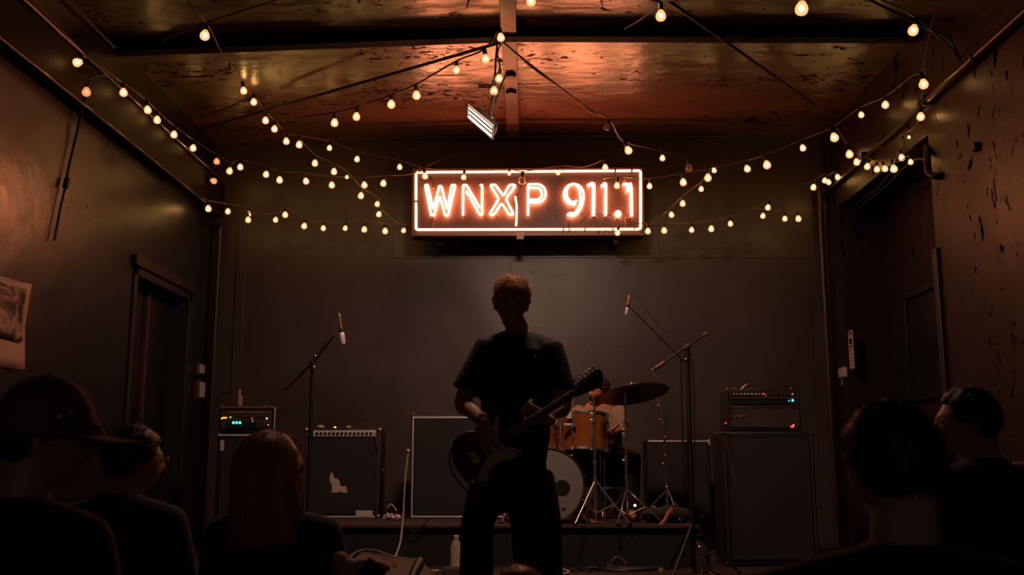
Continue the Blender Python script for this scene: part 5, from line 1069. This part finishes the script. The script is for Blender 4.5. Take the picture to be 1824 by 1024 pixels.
# man with glasses
t, T, J, ns = audience('audience member in glasses with short dark hair, behind the capped head', (240, 752), 3.6, -.80, M_cloth, M_haird, 1.0, .20, kw=dict(back=-.6, front=.45, side=-.05), tuft=500, tl=.05)
eyes(t, T)
m = MB()
for sx in (-1, 1):
    m.tube([T @ V((sx * (.032 + .024 * cos(a)), -.108, .004 + .019 * sin(a))) for a in [2 * pi * i / 14 for i in range(15)]], .0016, 6, caps=False)
    m.tube([T @ V((sx * .056, -.106, .01)), T @ V((sx * .076, -.06, .012)), T @ V((sx * .084, .015, .010))], .0018, 6)
m.tube([T @ V((-.01, -.110, .006)), T @ V((.01, -.110, .006))], .0016, 6); m.build('eyeglasses', M_gold, t)
# woman with long auburn hair
t, T, J, ns = audience('long-haired audience member in front of the bass cabinet, hand raised low', (487, 773), 3.5, -.25, M_cloth, M_hairr, 1.0, .17, slope=.045, kw=dict(back=-1.2, front=.4, side=-1.2), hth=.022, tl=.05, lean=.03)
m = MB(); c_ = T @ V((0, .03, .02))
m.tube(spline([c_ + V((.0, -.02, .06)), c_ + V((.01, -.05, -.04)), c_ + V((.02, -.075, -.14)), c_ + V((.02, -.085, -.24)), c_ + V((.01, -.09, -.36))], 3), [(q, q2) for q, q2 in zip([.066, .084, .098, .108, .112, .112, .110, .108, .104, .098, .088, .07, .05], [.07, .08, .08, .078, .072, .066, .06, .055, .05, .045, .04, .03, .02])], 28, up=(0, -1, 0), rnd=True)
rnd = random.Random(2)
for i in range(380):
    a = rnd.uniform(-pi * .95, pi * .95); z0_ = rnd.uniform(-.06, .0); r0 = .095 + .02 * rnd.random()
    p0 = c_ + V((.02 * sin(a), -.01, .128)); pm = c_ + V((.080 * sin(a), -.03 - .060 * cos(a), .088)); p1 = c_ + V((.112 * sin(a), -.04 - .085 * cos(a), .02 + z0_)); p2 = c_ + V((.118 * sin(a) + .012, -.05 - .085 * cos(a), -.10)); p3 = c_ + V(((.112 + .03 * rnd.random()) * sin(a) + .015, -.07 - .07 * cos(a), -.22 - .12 * rnd.random()))
    m.tube(spline([p0, pm, p1, p2, p3], 3), [(.0035, .0015)] * 12 + [(.0006, .0005)], 4)
m.build('long_hair', M_hairr, t)
# her raised hand with a dark phone
w_ = at(610, 990, 3.15); b = MB(); b.tube([at(590, 1010, 3.1), at(608, 1000, 3.12)], [.030, .028], 12, rnd=True)
b = MB(); hand(b, at(616, 1008, 3.2), V((.75, -.1, -.62)), V((.3, .6, -.5)), .5, 1, 1.05, .4); b.tube([at(596, 1065, 3.15), at(616, 1008, 3.2)], [.034, .026], 12, rnd=True); remesh(b, 'forearm', mat('lit_skin', (.55, .24, .10), .5), t, .0058, 2)  # orange light on this hand is put into its skin colour
q = at(653, 1036, 3.12); T2 = Matrix.Translation(q) @ Matrix.Rotation(.6, 4, 'Y') @ Matrix.Rotation(.3, 4, 'X'); o = MB().box((-.035, -.005, -.07), (.035, .005, .07), T2).build('phone', M_black, bevel=.004); tag(o, 'dark phone held low by the long-haired audience member', 'phone')
# close-cropped man at right, nearest
t, T, J, ns = audience('nearest audience member at right with close-cropped hair, seen from behind', (1585, 712), 1.92, .22, M_cloth, M_haird, 1.02, .275, slope=.075, hth=.009, kw=dict(back=-.45, front=.5, side=.0), tuft=1200, tl=-.02, roll=.10, lean=-.01, neck=.015, body_yaw=.1, crown_t=.006)
# profile at far right
t, T, J, ns = audience('audience member at far right in profile facing left before the wall', (1722, 684), 3.6, 1.25, M_cloth, M_haird, 1.0, .21, kw=dict(back=-.6, front=.5, side=-.05), hth=.014, tuft=400, tl=0, neck=.01)
eyes(t, T)
# head at the bottom centre, only its crown in frame
t, T, J, ns = audience('audience member at bottom centre, only the brown crown in frame', (925, 1002), 2.7, .05, M_cloth, M_hairr, 1.0, .19, tuft=900, hth=.012, kw=dict(back=-.7, front=.3, side=-.1))
# rail on the right wall
a, b_ = atx(1783, 826, XR - .06), atx(1850, 832, XR - .06)
t = thing('wall_rail', 'thin metal rail low on the right wall behind the audience', 'rail', (XR, a.y, a.z)); MB().tube([(XR - .06, a.y, a.z), (XR - .06, 2.5, a.z)], .014, 10).build('rail', M_pipe, t)
for y_ in (a.y - .1, 4.5, 3.2): MB().tube([(XR - .06, y_, a.z), (XR, y_, a.z - .02)], .01, 8).build('bracket', M_steel, t)
